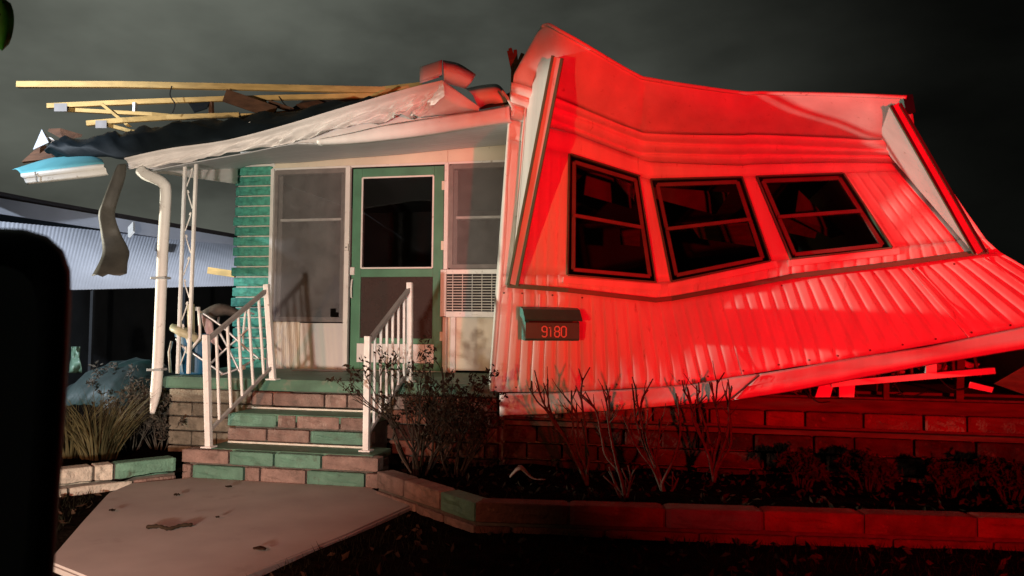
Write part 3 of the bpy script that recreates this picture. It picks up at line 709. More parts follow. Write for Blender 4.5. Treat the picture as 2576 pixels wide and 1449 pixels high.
# folded corner facet at the right end of the fascia
f0 = [P(1117, 205, -1.72), P(1160, 236, -1.62), P(1207, 270, -1.50)]; f1 = [P(1120, 240, -1.72), P(1150, 262, -1.62), P(1203, 279, -1.48)]; f2 = [P(1056, 297, -1.53), P(1120, 290, -1.50), P(1195, 280, -1.44)]
def fold(a, n=10): return catmull(a, n)
F0, F1, F2 = fold(f0), fold(f1), fold(f2)
rows = []
for j in range(13):
    t = j / 12
    rows.append([(lerp(a, b_, t / .35) if t < .35 else lerp(b_, c, (t - .35) / .65)) + Vector((0, -.02 * abs(nz3((i * .22, t * 3, 0), 1, 31)), 0)) for i, (a, b_, c) in enumerate(zip(F0, F1, F2))])
grid('fascia_fold', rows, FASC, H, .004)
# rolled soffit scrap and torn sheet behind
rows = []
for i in range(15):
    a = i / 14 * math.pi * 1.3 - .4
    rows.append([P(lerp(1056, 1112, k / 5), lerp(196, 178, k / 5) - 27 * math.sin(a), -1.62 - .12 * math.cos(a)) for k in range(6)])
grid('rolled_gutter_scrap', rows, NFASC, H, .006)
rows = [[P(1114, 152, -1.62), P(1155, 161, -1.52), P(1197, 188, -1.45)], [P(1116, 178, -1.72), P(1150, 186, -1.64), P(1186, 206, -1.5)], [P(1117, 206, -1.64), P(1140, 214, -1.58), P(1171, 223, -1.48)]]
grid('torn_eave_sheet', [catmull(r_, 5) for r_ in rows], FASC, H, .006)
rows = [[P(1172, 223, -1.3), P(1226, 213, -1.25), P(1258, 217, -1.2), P(1287, 262, -1.2)], [P(1190, 240, -1.42), P(1228, 236, -1.42), P(1252, 238, -1.4), P(1284, 268, -1.35)], [P(1205, 274, -1.3), P(1225, 262, -1.35), P(1250, 262, -1.35), P(1280, 282, -1.3)]]
grid('torn_eave_sheet', [catmull(r_, 6) for r_ in rows], FASC, H, .006)
tube('torn_edge_strip', catmull([P(1262, 228, -1.46), P(1280, 252, -1.52), P(1290, 272, -1.55), P(1287, 292, -1.52)], 5), .013, TRIMW, H, 6, .3)
slab('soffit_gap_panel', [P(1208, 276, -1.38), P(1283, 262, -1.38), P(1283, 235, -1.2), P(1225, 262, -1.2)], DARKIN, .01, H)
# broken studs at the bay's top corner
bar('broken_stud', P(1291, 300, -1.40), P(1294, 175, -1.40), .045, .05, OLDWOOD, H, (0, 1, 0))
for (x0, y0, x1, y1) in ((1299, 172, 1283, 122), (1300, 175, 1296, 126), (1300, 170, 1315, 135), (1290, 176, 1280, 128)):
    bar('splinter', P(x0, y0, -1.38), P(x1, y1, -1.36), .028, .02, OLDWOOD, H, (0, 1, 0))
# downspout with strap, and the iron scroll column
dsp = [P(352, 428, -1.56), P(366, 440, -1.57), P(392, 450, -1.58), P(410, 462, -1.58), P(417, 490, -1.57), P(409, 640, -1.56), P(398, 900, -1.55), P(392, 985, -1.55), P(383, 1040, -1.62)]
pts = catmull(dsp, 5)
bm = bmesh.new(); n = len(pts)
add_tube(bm, pts, [.047 if i < n - 6 else lerp(.047, .018, (i - n + 6) / 5) for i in range(n)], 12, .8)
bm_obj('downspout', bm, TRIMW, H)
for px, py in ((404, 700), (395, 930)): bar('strap', P(px - 18, py, -1.555), P(px + 18, py - 1, -1.555), .02, .085, ALU, H, (0, 1, 0))
col_ = box('iron_column', tuple(P(455, 818, -1.28) + Vector((-.03, -.03, -.52))), tuple(P(480, 818, -1.28) + Vector((.05, .03, -.50))), RAILW, H, .004)
pa, pb = P(466, 405, -1.28), P(494, 404, -1.28); qa, qb = P(447, 940, -1.28), P(474, 940, -1.28)
bar('upright', qa, pa, .026, .026, RAILW, col_, (0, 1, 0), .003); bar('upright', qb, pb, .026, .026, RAILW, col_, (0, 1, 0), .003)
for s in range(9):
    t0 = .03 + s * .105; c = lerp(lerp(qa, qb, .5), lerp(pa, pb, .5), t0 + .05)
    bm = bmesh.new(); sgn = 1 if s % 2 else -1
    add_tube(bm, [c + Vector((sgn * .032 * math.cos(a * .55) * (1 - a / 16), 0, .085 * math.sin(a * .45 - 1.2))) for a in [i * .6 for i in range(14)]], .006, 5)
    bm_obj('scroll', bm, RAILW, col_)

# ------------------------------------------------------------------ stair railings
def railing(label, f0, f1, b0, b1, n, t0=.16, t1=.86):
    """front post f0 (foot) f1 (top), back post b0 b1"""
    f0, f1, b0, b1 = map(Vector, (f0, f1, b0, b1))
    t = thing('stair_railing', label, 'railing', f0, 'white railings beside the steps')
    bar('post', f0, f1, .045, .045, RAILW, t, (0, 1, 0), .006); bar('post', b0, b1, .045, .045, RAILW, t, (0, 1, 0), .006)
    for p in (f0, b0): box('foot_plate', p + Vector((-.045, -.045, .0)), p + Vector((.045, .045, .012)), RAILW, t, .004)
    h0, h1 = f1 - Vector((0, 0, .05)), b1 - Vector((0, 0, .05)); l0, l1 = lerp(f0, f1, .14), lerp(b0, b1, .14)
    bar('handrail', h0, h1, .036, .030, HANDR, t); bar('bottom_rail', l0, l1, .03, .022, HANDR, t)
    for i in range(n):
        s = lerp(t0, t1, i / (n - 1)); bar('baluster', lerp(l0, l1, s), lerp(h0, h1, s), .018, .018, RAILW, t, (0, 1, 0), .002)
railing('white metal stair railing on the left of the steps beside the folding chair', (-.742, -2.05, .213), (-.792, -2.05, 1.07), (-.545, -1.47, PF), (-.625, -1.47, 1.487), 5)
railing('white metal stair railing on the right of the steps behind the leafless bush', (.47, -1.90, .213), (.467, -1.90, 1.072), (.612, -1.36, PF), (.60, -1.36, 1.505), 6)

# ------------------------------------------------------------------ mailbox with the number
MB_OBJS0 = set(bpy.data.objects)
mbx = thing('mailbox', 'teal wall mailbox with the number 9180 on the red lit siding', 'mailbox', (1.78, -1.53, 1.05))
y0, y1 = -1.63, -1.485
def pr(name, x0, x1, prof, m, parent):      # profile in (y, z) extruded in x
    n = len(prof); vs = [(x0, y, z) for y, z in prof] + [(x1, y, z) for y, z in prof]
    return poly(name, vs, [tuple(range(n)), tuple(range(2 * n - 1, n - 1, -1))] + [(i, n + i, n + (i + 1) % n, (i + 1) % n) for i in range(n)], m, parent)
mb = pr('box', 1.566, 1.985, [(y1, 1.055), (y0 + .02, 1.048), (y0, 1.065), (y0, 1.183), (y1, 1.25)], TEALBOX, mbx)
pr('letter_slot', 1.59, 1.962, [(y0 - .001, 1.184), (y0 - .001, 1.200), (y0 + .02, 1.205), (y0 + .02, 1.184)], BLACKP, mbx)
pr('lid', 1.553, 2.0, [(y1, 1.235), (y0 - .012, 1.196), (y0 - .028, 1.206), (y0 + .045, 1.285), (y1, 1.305)], TEALBOX, mbx)
pr('name_card', 1.93, 1.965, [(y0 - .003, 1.188), (y0 - .003, 1.201), (y0 - .0015, 1.201), (y0 - .0015, 1.188)], BLKRED, mbx)
def digit(d, x, z, h=.078, w_=.038):
    c = .011
    O = [(c, 0), (w_ - c, 0), (w_, c), (w_, h - c), (w_ - c, h), (c, h), (0, h - c), (0, c), (c, 0)]
    S = {'0': [O], '1': [[(w_ * .15, h - .012), (w_ * .5, h), (w_ * .5, h * .5), (w_ * .5, 0)]],
         '8': [[(c, h * .53), (w_ - c, h * .53), (w_, h * .53 + c * .8), (w_, h - c), (w_ - c, h), (c, h), (0, h - c), (0, h * .53 + c * .8), (c, h * .53), (0, h * .53 - c * .8), (0, c), (c, 0), (w_ - c, 0), (w_, c), (w_, h * .53 - c * .8), (w_ - c, h * .53)]],
         '9': [[(w_, h * .48), (c, h * .48), (0, h * .48 + c), (0, h - c), (c, h), (w_ - c, h), (w_, h - c), (w_, c), (w_ - c, 0), (c, 0), (0, c * .9)]]}
    bm = bmesh.new()
    for st_ in S[d]: add_tube(bm, [(x + a, y0 - .002, z + b_) for a, b_ in st_], .0056, 6, .5)
    return bm_obj('numeral', bm, DIGIT, mb)
for d, x in zip('9180', (1.692, 1.740, 1.790, 1.842)): digit(d, x, 1.078)

for o_ in [q for q in bpy.data.objects if q not in MB_OBJS0 and q.type == 'MESH']:
    Mr = Matrix.Translation((1.775, -1.50, 0)) @ Matrix.Rotation(R(24), 4, 'Z') @ Matrix.Translation((-1.775, 1.50, 0))
    o_.data.transform(Mr)

# ------------------------------------------------------------------ window air conditioner
ac = thing('window_air_conditioner', 'white window air conditioner grille beside the teal screen door', 'air conditioner', (.8, -.1, 1.24))
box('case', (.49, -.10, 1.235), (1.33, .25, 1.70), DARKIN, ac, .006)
for lo, hi in (((.478, -.135, 1.24), (.535, -.10, 1.70)), ((.536, -.135, 1.655), (1.33, -.10, 1.70)), ((.536, -.135, 1.235), (1.33, -.10, 1.29))): box('bezel', lo, hi, TRIMW, ac, .006)
box('badge', (.80, -.139, 1.256), (.86, -.135, 1.264), GALV, ac, .001)
for i in range(13): z = 1.305 + i * .0268; box('grille_bar', (.537, -.125, z), (1.33, -.116, z + .007), ACGR, ac, 0)
for i in range(7): x = .60 + i * .098; box('grille_bar', (x, -.128, 1.292), (x + .005, -.117, 1.653), ACGR, ac, 0)

# ------------------------------------------------------------------ things left on the porch
bn = thing('trash_bin', 'dark blue ribbed plastic bin on the porch behind the downspout', 'bin', tuple(P(476, 950, -1.0)))
c0 = PZ(478, 953, PF); c0 = Vector((P(476, 952, -1.12).x, -1.05, PF))
bm = bmesh.new()
prof = [(0.0, .125), (.02, .13), (.30, .158), (.335, .162), (.337, .182), (.365, .184), (.368, .165), (.34, .150), (.06, .122)]
seg = 48; rings = []
for h_, r_ in prof:
    rings.append([bm.verts.new(c0 + Vector((math.cos(2 * math.pi * k / seg) * (r_ + (.003 if k % 2 else 0) * (1 if .02 < h_ < .33 else 0)), math.sin(2 * math.pi * k / seg) * r_ * .8, h_))) for k in range(seg)])
for a, b_ in zip(rings[:-1], rings[1:]):
    for k in range(seg): bm.faces.new((a[k], a[(k + 1) % seg], b_[(k + 1) % seg], b_[k]))
bm.faces.new(rings[0][::-1]); bm.faces.new(rings[-1])
bm_obj('bucket', bm, BLUEBIN, bn)
tube('handle', [c0 + Vector((-.16, -.11, .30)), c0 + Vector((-.165, -.135, .2)), c0 + Vector((-.15, -.13, .02))], .012, TRIMW, bn)
# overturned plastic seat lying across the bin
sx = thing('plastic_stool', 'yellowed round plastic stool tipped over on the blue bin', 'stool', tuple(P(470, 840, -1.15)))
bm = bmesh.new(); rows_ = []
for j in range(7):
    rr = [0, .5, .8, .95, 1.0, .98, .9][j]; dz = [.03, .028, .02, .01, -.01, -.03, -.045][j]
    ring = []
    for k in range(24):
        a = 2 * math.pi * k / 24; v = Vector((math.cos(a) * rr * .15, math.sin(a) * rr * .15, dz))
        v.rotate(Matrix.Rotation(R(24), 3, 'Y') @ Matrix.Rotation(R(-12), 3, 'X')); ring.append(bm.verts.new(P(470, 836, -1.18) + v + Vector((0, 0, .01 * nz3(v, 20)))))
    rows_.append(ring)
for a, b_ in zip(rows_[:-1], rows_[1:]):
    for k in range(24): bm.faces.new((a[k], a[(k + 1) % 24], b_[(k + 1) % 24], b_[k]))
bmesh.ops.remove_doubles(bm, verts=bm.verts[:], dist=1e-5)
bm_obj('seat', bm, YELP, sx, True)
bar('leg', P(481, 838, -1.2), P(480, 765, -1.2), .055, .03, YELP, sx, (0, 1, 0))
# folding lawn chair
ch = thing('folding_lawn_chair', 'collapsed aluminium folding lawn chair with pink and dark fabric on the porch', 'chair', tuple(P(560, 950, -.95)))
def tb(name, pts, r_=.011, m=ALU): return tube(name, catmull([P(*q) for q in pts], 4), r_, m, ch, 8)
tb('frame_tube', [(495, 778, -1.15), (555, 819, -1.05), (620, 877, -.95), (655, 905, -.9)])
tb('frame_tube', [(500, 780, -1.22), (503, 842, -1.22), (498, 856, -1.22), (474, 886, -1.22)], .012, RAILW)
tb('frame_tube', [(444, 851, -1.24), (452, 865, -1.24), (474, 881, -1.22), (520, 913, -1.15), (574, 950, -1.05)])
tb('frame_tube', [(552, 836, -1.1), (575, 878, -1.05), (600, 930, -1.0), (612, 952, -1.0)])
tb('frame_tube', [(548, 815, -.9), (552, 790, -.85), (562, 783, -.8), (600, 781, -.7), (640, 790, -.6)])
tb('frame_tube', [(527, 918, -1.1), (557, 888, -1.0), (600, 850, -.95), (632, 820, -.9)])
tb('frame_tube', [(550, 946, -1.1), (600, 927, -1.0), (640, 905, -.9)])
tb('frame_tube', [(618, 780, -.75), (612, 840, -.75), (612, 882, -.75)], .010, RAILW)
for q in ((474, 884, -1.23), (497, 777, -1.16), (612, 925, -1.0)): box('hinge_cap', P(*q) + Vector((-.018, -.018, -.018)), P(*q) + Vector((.018, .018, .018)), RAILW, ch, .006)
rows = [[P(lerp(508, 536, k / 6) + 8 * t * t * 3, lerp(790, 812, k / 6) + t * 72, -1.05 - .06 * math.sin(math.pi * t) + .02 * math.sin(k)) for k in range(7)] for t in [i / 10 for i in range(11)]]
grid('fabric_seat', rows, PINKF, ch, .006)
rows = [[P(lerp(507, 600, k / 8), lerp(784, 780, k / 8) - 18 * math.sin(math.pi * k / 8) + t * 42 * (1 - .5 * k / 8), -.92 + .1 * k / 8 - .06 * math.sin(math.pi * t)) for k in range(9)] for t in [i / 6 for i in range(7)]]
grid('fabric_back', rows, DARKF, ch, .006)

# ------------------------------------------------------------------ wreckage of the roof
def lumber(name, label, pts, w_, h_, m, group=None, cat='timber'):
    """pts: (px, py, Y)"""
    q = [P(*p) for p in pts]
    bm = bmesh.new()
    for a, b_ in zip(q[:-1], q[1:]): add_bar(bm, a, b_ + (b_ - a).normalized() * .01, w_, h_, (0, 0, 1), .004)
    return tag(bm_obj(name, bm, m), label, cat, group)
GR = 'broken roof truss timbers'
def truss(label, chords, plates, extra=()):
    t = thing('roof_truss', label, 'roof truss', tuple(P(*chords[0][0][0])), GR)
    for pts, w_, h_ in chords:
        q = [P(*p) for p in pts]; bm = bmesh.new()
        for a, b_ in zip(q[:-1], q[1:]): add_bar(bm, a, b_ + (b_ - a).normalized() * .01, w_, h_, (0, 0, 1), .004)
        bm_obj('chord', bm, PINE, t)
    for x0, y0_, x1, y1_, Y in plates: slab('gusset_plate', [P(x0, y1_, Y), P(x1, y1_, Y), P(x1, y0_, Y), P(x0, y0_, Y)], WINFR, -.004, t)
    for (x0, y0_, x1, y1_, Y, w_, m) in extra: bar('web', P(x0, y0_, Y), P(x1, y1_, Y), w_, .04, m, t, (0, 1, 0))
    return t
truss('topmost long yellow roof timber sticking out to the left against the sky', [([(44, 213, -.9), (300, 213, -.7), (639, 220, -.4), (960, 227, -.1), (1060, 215, 0)], .05, .062)], [])
truss('split pair of yellow truss timbers under the topmost beam with a silver plate', [([(120, 267, -.8), (340, 257, -.6), (562, 249, -.4), (932, 241, -.1), (1050, 238, 0)], .045, .05), ([(160, 276, -.75), (383, 288, -.6), (432, 293, -.5), (639, 291, -.3), (852, 273, 0), (940, 268, .1)], .045, .038)],
      [(136, 260, 168, 280, -.83)], [(340, 258, 339, 286, -.62, .03, GALV), (531, 254, 532, 290, -.42, .04, OLDWOOD), (655, 246, 690, 288, -.3, .04, PINE)])
truss('lowest short yellow truss end just above the black roofing', [([(219, 311, -.9), (309, 303, -.8), (420, 296, -.6), (600, 290, -.4)], .045, .05), ([(262, 312, -.88), (327, 330, -.8), (400, 345, -.6)], .04, .035)], [(240, 303, 268, 322, -.93)])
lumber('roof_plank', 'dark brown plank lying slanted across the roof timbers', [(566, 240, -.6), (690, 283, -.5)], .03, .13, OLDWOOD, cat='plank')
lumber('roof_plank', 'small dark brown board between the two lower roof timbers', [(676, 258, -.4), (736, 278, -.35)], .03, .05, OLDWOOD, cat='plank')
lumber('wood_stub', 'short orange wood block standing behind the white fascia', [(556, 358, -1.2), (556, 324, -1.2)], .07, .05, PINE, cat='wood block')
tag(tube('bent_pipe', catmull([P(640, 342, -1.3), P(634, 322, -1.3), P(628, 308, -1.3)], 4), .012, TRIMW), 'thin white bent pipe standing up behind the fascia', 'pipe')
tag(tube('bent_rod', catmull([P(481, 366, -1.35), P(476, 352, -1.35), P(473, 341, -1.35)], 4), .010, ALU), 'thin grey rod leaning on the black roofing above the iron column', 'rod')
tag(tube('loose_cable', catmull([P(848, 290, -1.0), P(852, 272, -1.0), P(866, 262, -1.0), P(890, 258, -1.0), P(905, 266, -1.0), P(880, 275, -1.0)], 5), .012, OLDWOOD), 'brown looping cable among the torn roof timbers', 'cable')
# black membrane: billowing sheet
tp = catmull([P(*q) for q in ((145, 384, -1.35), (173, 357, -1.2), (278, 345, -1.0), (355, 331, -.8), (470, 320, -.7), (586, 311, -.6), (720, 296, -.5), (880, 279, -.3), (1010, 262, -.1))], 8)
bt = catmull([P(*q) for q in ((140, 394, -1.45), (216, 393, -1.45), (300, 398, -1.45), (372, 388, -1.45), (470, 371, -1.45), (586, 356, -1.45), (720, 326, -1.45), (880, 283, -1.45), (1030, 262, -1.2))], 8)
rows = []
for j in range(17):
    t = j / 16
    rows.append([lerp(a, b_, t) + Vector((0, -.14 * math.sin(math.pi * t), .05 * math.sin(math.pi * t) * (1 if i > 6 else .4) + (.06 * nz3((i * .25, t * 2.5, 0), 1, 41) + .03 * nz3((i * .7, t * 6, 0), 1, 42)) * (.35 + math.sin(math.pi * t)))) for i, (a, b_) in enumerate(zip(tp, bt))])
tag(grid('roofing_membrane', rows, MEMBR, None, .012), 'black roofing membrane heaped along the broken porch roof', 'roofing')
# dark torn decking behind
for k, (lab, pts, m_) in enumerate((
    ('torn black felt strip draped over the lower roof timber', [(600, 292, -.55), (668, 286, -.5), (690, 318, -.75), (640, 330, -.8), (610, 315, -.75)], MEMBR),
    ('ragged plywood piece wedged under the roof timbers right of the brown plank', [(745, 262, -.2), (800, 252, -.1), (838, 268, -.1), (770, 284, -.25)], OLDWOOD),
    ('split pale lath poking up behind the highest part of the fascia', [(905, 262, -.6), (912, 262, -.6), (985, 226, -.5), (978, 224, -.5)], PINE),
    ('ragged dark felt flap hanging between the upper roof timbers', [(470, 253, -.45), (530, 250, -.42), (520, 272, -.5), (488, 282, -.52)], MEMBR),
    ('broken pale lath crossing the left truss ends', [(250, 262, -.75), (256, 258, -.75), (330, 318, -.7), (322, 320, -.7)], PINE))):
    tag(slab('roof_scrap', [P(*q) for q in pts], m_, .012), lab, 'roof scrap', 'torn pieces of the roof')
for k, (lab, pts) in enumerate((('thin black wire looping down between the roof timbers', [(700, 240, -.3), (722, 268, -.35), (760, 282, -.4), (800, 268, -.3)]), ('thin black wire dangling from the topmost roof timber', [(432, 217, -.62), (428, 240, -.65), (440, 262, -.66), (434, 284, -.66)]))):
    tag(tube('loose_wire', catmull([P(*q) for q in pts], 6), .006, BLACKP, None, 5), lab, 'wire')
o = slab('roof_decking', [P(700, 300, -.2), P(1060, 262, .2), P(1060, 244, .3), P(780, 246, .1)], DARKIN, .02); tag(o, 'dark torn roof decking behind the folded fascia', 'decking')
# left end scraps
g_ = thing('gutter_section', 'torn gutter section with white face and pale teal inside at the far left', 'gutter', tuple(P(160, 430, -1.7)))
a0 = [P(52, 437, -1.72), P(150, 425, -1.72), P(240, 414, -1.72), P(262, 413, -1.71)]; a1 = [P(70, 464, -1.66), P(160, 454, -1.66), P(248, 444, -1.66), P(273, 440, -1.66)]
top_ = [P(30, 427, -1.5), P(133, 396, -1.40), P(216, 392, -1.36), P(250, 402, -1.40)]
GUTW = TRIMW; GUTT = mat('pale_teal_gutter_paint', (.13, .42, .48), .5, .12, 6)
A0, A1, T0 = catmull(a0, 8), catmull(a1, 8), catmull(top_, 8)
grid('face', [A0, [lerp(p, q, .3) + Vector((0, -.02, 0)) for p, q in zip(A0, A1)], [lerp(p, q, .38) for p, q in zip(A0, A1)], [lerp(p, q, .8) + Vector((0, -.01, 0)) for p, q in zip(A0, A1)], A1], GUTW, g_, .004)
grid('inside', [[lerp(p, q, j / 6) + Vector((0, 0, .02 * math.sin(math.pi * j / 6))) for p, q in zip(T0, A0)] for j in range(7)], GUTT, g_, .004)
bar('joint', P(88, 432, -1.745), P(92, 458, -1.70), .012, .01, GALV, g_, (0, 1, 0))
tag(slab('white_flap', [P(83, 376, -1.45), P(105, 325, -1.3), P(120, 343, -1.3), P(122, 358, -1.4)], NFASC, .008), 'white triangular metal flap above the torn gutter', 'metal flap')
rows = [[P(lerp(122, 165, i / 6), lerp(346, 360, i / 6) + 22 * t + 5 * nz3((i, t * 3, 0), 1.7, 3), -1.30 - .05 * nz3((i, t * 4, 1), 1.3, 4)) for i in range(7)] for t in [k / 4 for k in range(5)]]
tag(grid('crumpled_wrap', rows, FASC, None, .004), 'scrap of crumpled white wrap beside the white flap', 'wrap')
tag(slab('broken_board', [P(54, 407, -1.42), P(105, 360, -1.35), P(142, 382, -1.35), P(136, 398, -1.42)], OLDWOOD, .03), 'broken brown board end resting on the torn gutter', 'board')
tag(slab('broken_board', [P(120, 330, -1.1), P(150, 329, -1.1), P(205, 345, -1.0), P(160, 352, -1.1)], OLDWOOD, .03), 'dark brown board lying behind the white flap on the roofing', 'board')
# hanging strip
le = [(296, 415), (280, 450), (258, 507), (248, 539), (254, 588), (258, 631), (250, 659), (231, 694)]
re_ = [(318, 412), (315, 447), (294, 514), (290, 546), (304, 588), (325, 631), (321, 662), (319, 691)]
dY = [0, -.02, -.05, -.02, .05, .03, -.06, -.14]
Lp, Rp = catmull([P(*q, -1.66 + d) for q, d in zip(le, dY)], 6), catmull([P(*q, -1.60 + d) for q, d in zip(re_, dY)], 6)
rows = [[lerp(a, b_, k / 6) + Vector((0, -.015 * math.sin(math.pi * k / 6), (.012 * math.sin(k * 2.4) if i == len(Lp) - 1 else 0))) for k in range(7)] for i, (a, b_) in enumerate(zip(Lp, Rp))]
STRIP = mat('dull_grey_strip', (.065, .062, .052), .6, .25, 8, .2, 20)
tag(grid('hanging_strip', rows, STRIP, None, .006), 'grey metal strip dangling from the gutter corner beside the downspout', 'metal strip')

# ------------------------------------------------------------------ neighbour on the left
nb = thing('neighbour_home', 'pale neighbouring mobile home with a ribbed carport awning', 'house', (-7.5, 5, 0))
TL, TR, BL, BR = PZ(-60, 552, 2.62), PZ(640, 617, 2.92), PZ(-60, 736, 1.56), PZ(640, 718, 1.82)
rows = []
NR = 90
for j in range(2):
    r_ = []
    for i in range(NR * 4 + 1):
        t = i / (NR * 4); a, b_ = lerp(TL, TR, t), lerp(BL, BR, t); p = lerp(a, b_, j); p = p + Vector((0, 0, .007 * (.5 + .5 * math.cos(i / 4 * 2 * math.pi)))); r_.append(p)
    rows.append(r_)
aw = grid('awning_sheet', rows, NROOF, nb, .006)
fa, fb_ = PZ(-60, 490, 3.0), PZ(640, 608, 3.0)
ga, gb = PZ(-60, 545, 2.75), PZ(640, 606, 2.9)
def vstrip(name, a, b_, z0, z1, m, off=0, th=.06): 
    d = Vector((-.0, 0, 0)); 
    return poly(name, [(a.x + off, a.y, z0), (b_.x + off, b_.y, z0), (b_.x + off, b_.y, z1), (a.x + off, a.y, z1), (a.x + off - th, a.y, z0), (b_.x + off - th, b_.y, z0), (b_.x + off - th, b_.y, z1), (a.x + off - th, a.y, z1)],
                [(0, 1, 2, 3), (7, 6, 5, 4), (0, 4, 5, 1), (3, 2, 6, 7), (0, 3, 7, 4), (1, 5, 6, 2)], m, nb)
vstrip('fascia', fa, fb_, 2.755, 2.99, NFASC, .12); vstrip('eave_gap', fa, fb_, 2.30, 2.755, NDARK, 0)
vstrip('roof_edge', fa, fb_, 2.99, 3.08, NSHING, .10, .5)
box('roof', (-12.5, fa.y - .4, 3.02), (fb_.x - .3, fb_.y, 3.05), NSHING, nb, 0)
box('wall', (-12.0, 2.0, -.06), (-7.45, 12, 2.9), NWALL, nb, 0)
box('carport_dark_backing', (-7.4, 10.5, -.06), (-1.9, 10.6, 2.2), NWALL, nb, 0)  # dark sheet added to stand for the unlit space under the awning
bar('awning_post', PZ(318, 566, 2.86) + Vector((.1, 0, 0)), PZ(318, 590, 2.66) + Vector((.1, 0, 0)), .14, .04, TRIMW, nb, (0, 1, 0))
for t in (.05, .38, .72, 1.0):
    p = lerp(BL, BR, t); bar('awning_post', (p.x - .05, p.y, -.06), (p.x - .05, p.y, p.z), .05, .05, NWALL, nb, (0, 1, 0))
tag(bar('loose_batten', P(524, 680, 1.0), P(592, 690, 1.0), .04, .08, PINE, None), 'brown batten sticking out behind the teal brick pillar', 'batten')
tag(bar('utility_pole', (-9.5, 22, -.06), (-9.4, 22, 6.0), .18, .18, OLDWOOD, None, (0, 1, 0), .03), 'thin dark utility pole behind the iron column', 'pole')
# mound under a tarp in the side yard
rows = []
tc0 = PZ(268, 1000, 0.0)
ex_ = [P(168, 995, -.1), P(380, 990, -.1)]
prof_ = [(168, 992), (200, 962), (236, 930), (268, 912), (300, 908), (340, 902), (362, 930), (384, 985)]
tpz = catmull([P(*q, .1) for q in prof_], 5)
for j in range(9):
    t = j / 8; r_ = []
    for i, p in enumerate(tpz):
        y = lerp(-.45, 1.1, t); k = math.sin(math.pi * min(1, .08 + t * .92)) ** .6
        r_.append(Vector((p.x, y, max(-.05, lerp(-.03, p.z, k) + (-.10 * abs(nz3((i * .22, t * 3, 0), 1, 51)) - .07 * abs(nz3((i * .5, t * 7, 0), 1, 52)) + .03) * k))))
    rows.append(r_)
tag(grid('tarp_mound', rows, TARP, None, .006), 'crumpled pale blue and teal tarp heap in the side yard behind the grass', 'tarp')
rows = [[P(190 + (u - .5) * 34 * (1 - .35 * v) + 5 * nz3((u * 4, v * 3, 0), 1, 71), 938 - v * 66, .55 + .10 * nz3((u * 3, v * 4, 1), 1, 72)) for u in [k / 8 for k in range(9)]] for v in [k / 10 for k in range(11)]]
tag(grid('plastic_sack', rows, mat('pale_green_plastic', (.10, .17, .12), .4, .4, 9), None, .006), 'pale green crumpled plastic sack caught upright in the side yard', 'sack')

# ------------------------------------------------------------------ plants
def twig(bm, p, d, L, r_, depth, rnd, spread=.6, up=.15, tips=None, seg=5):
    """recursive bare branch"""
    n = 4; pts = [p.copy()]; q = p.copy(); dd = d.normalized()
    for i in range(n):
        dd = (dd + Vector((rnd.uniform(-.18, .18), rnd.uniform(-.18, .18), rnd.uniform(-.1, .16)))).normalized(); q = q + dd * (L / n); pts.append(q.copy())
    add_tube(bm, pts, [lerp(r_, r_ * .55, i / n) for i in range(n + 1)], seg)
    if depth == 0:
        if tips is not None: tips.append((q.copy(), dd.copy()))
        return
    for k in range(rnd.choice((2, 2, 3))):
        b_ = pts[rnd.choice((2, 3, 4))]; nd = (dd + Vector((rnd.uniform(-spread, spread), rnd.uniform(-spread, spread), rnd.uniform(-.15, .5) + up))).normalized()
        twig(bm, b_, nd, L * rnd.uniform(.55, .8), r_ * .6, depth - 1, rnd, spread, up, tips, max(4, seg - 1))
def leaves(bm, tips, rnd, size, per=3, jit=.03):
    for p, d in tips:
        for _ in range(per):
            c = p + Vector((rnd.uniform(-jit, jit), rnd.uniform(-jit, jit), rnd.uniform(-jit, jit)))
            a = Vector((rnd.uniform(-1, 1), rnd.uniform(-1, 1), rnd.uniform(-1, 1))).normalized(); b_ = a.cross(Vector((rnd.uniform(-1, 1), rnd.uniform(-1, 1), rnd.uniform(-1, 1)))).normalized()
            s = size * rnd.uniform(.6, 1.3); m_ = a.cross(b_) * s * .15
            vs = [bm.verts.new(c - a * s), bm.verts.new(c + b_ * s * .45 + m_), bm.verts.new(c + a * s), bm.verts.new(c - b_ * s * .45 + m_)]
            bm.faces.new(vs)
def bush(name, label, base, stems, L, r_, depth, seed, m, lm, lsize, per, spread=.6, lean=(0, 0, 0), cat='bush', group=None):
    rnd = random.Random(seed); t = thing(name, label, cat, tuple(base), group); tips = []
    bm = bmesh.new()
    for i in range(stems):
        a = 2 * math.pi * i / stems + rnd.uniform(-.4, .4)
        twig(bm, Vector(base) + Vector((math.cos(a) * .05, math.sin(a) * .05, -.02)), Vector((math.cos(a) * .45, math.sin(a) * .35, 1)) + Vector(lean), L * rnd.uniform(.75, 1.15), r_, depth, rnd, spread, .1, tips)
    bm_obj('branches', bm, m, t)
    if per:
        bm = bmesh.new(); leaves(bm, tips, rnd, lsize, per); bm_obj('leaves', bm, lm, t)
    return t
bush('bare_bush', 'dark leafless tangled bush in front of the right stair railing', (.92, -1.98, .08), 13, .42, .012, 3, 5, BARKD, LEAFD, .021, 7, .75, (0, 0, 0))
bush('bare_bush', 'low dark bush against the foundation left of the red bay', (1.18, -1.95, .08), 9, .30, .009, 3, 9, BARKD, LEAFD, .020, 5, .8)
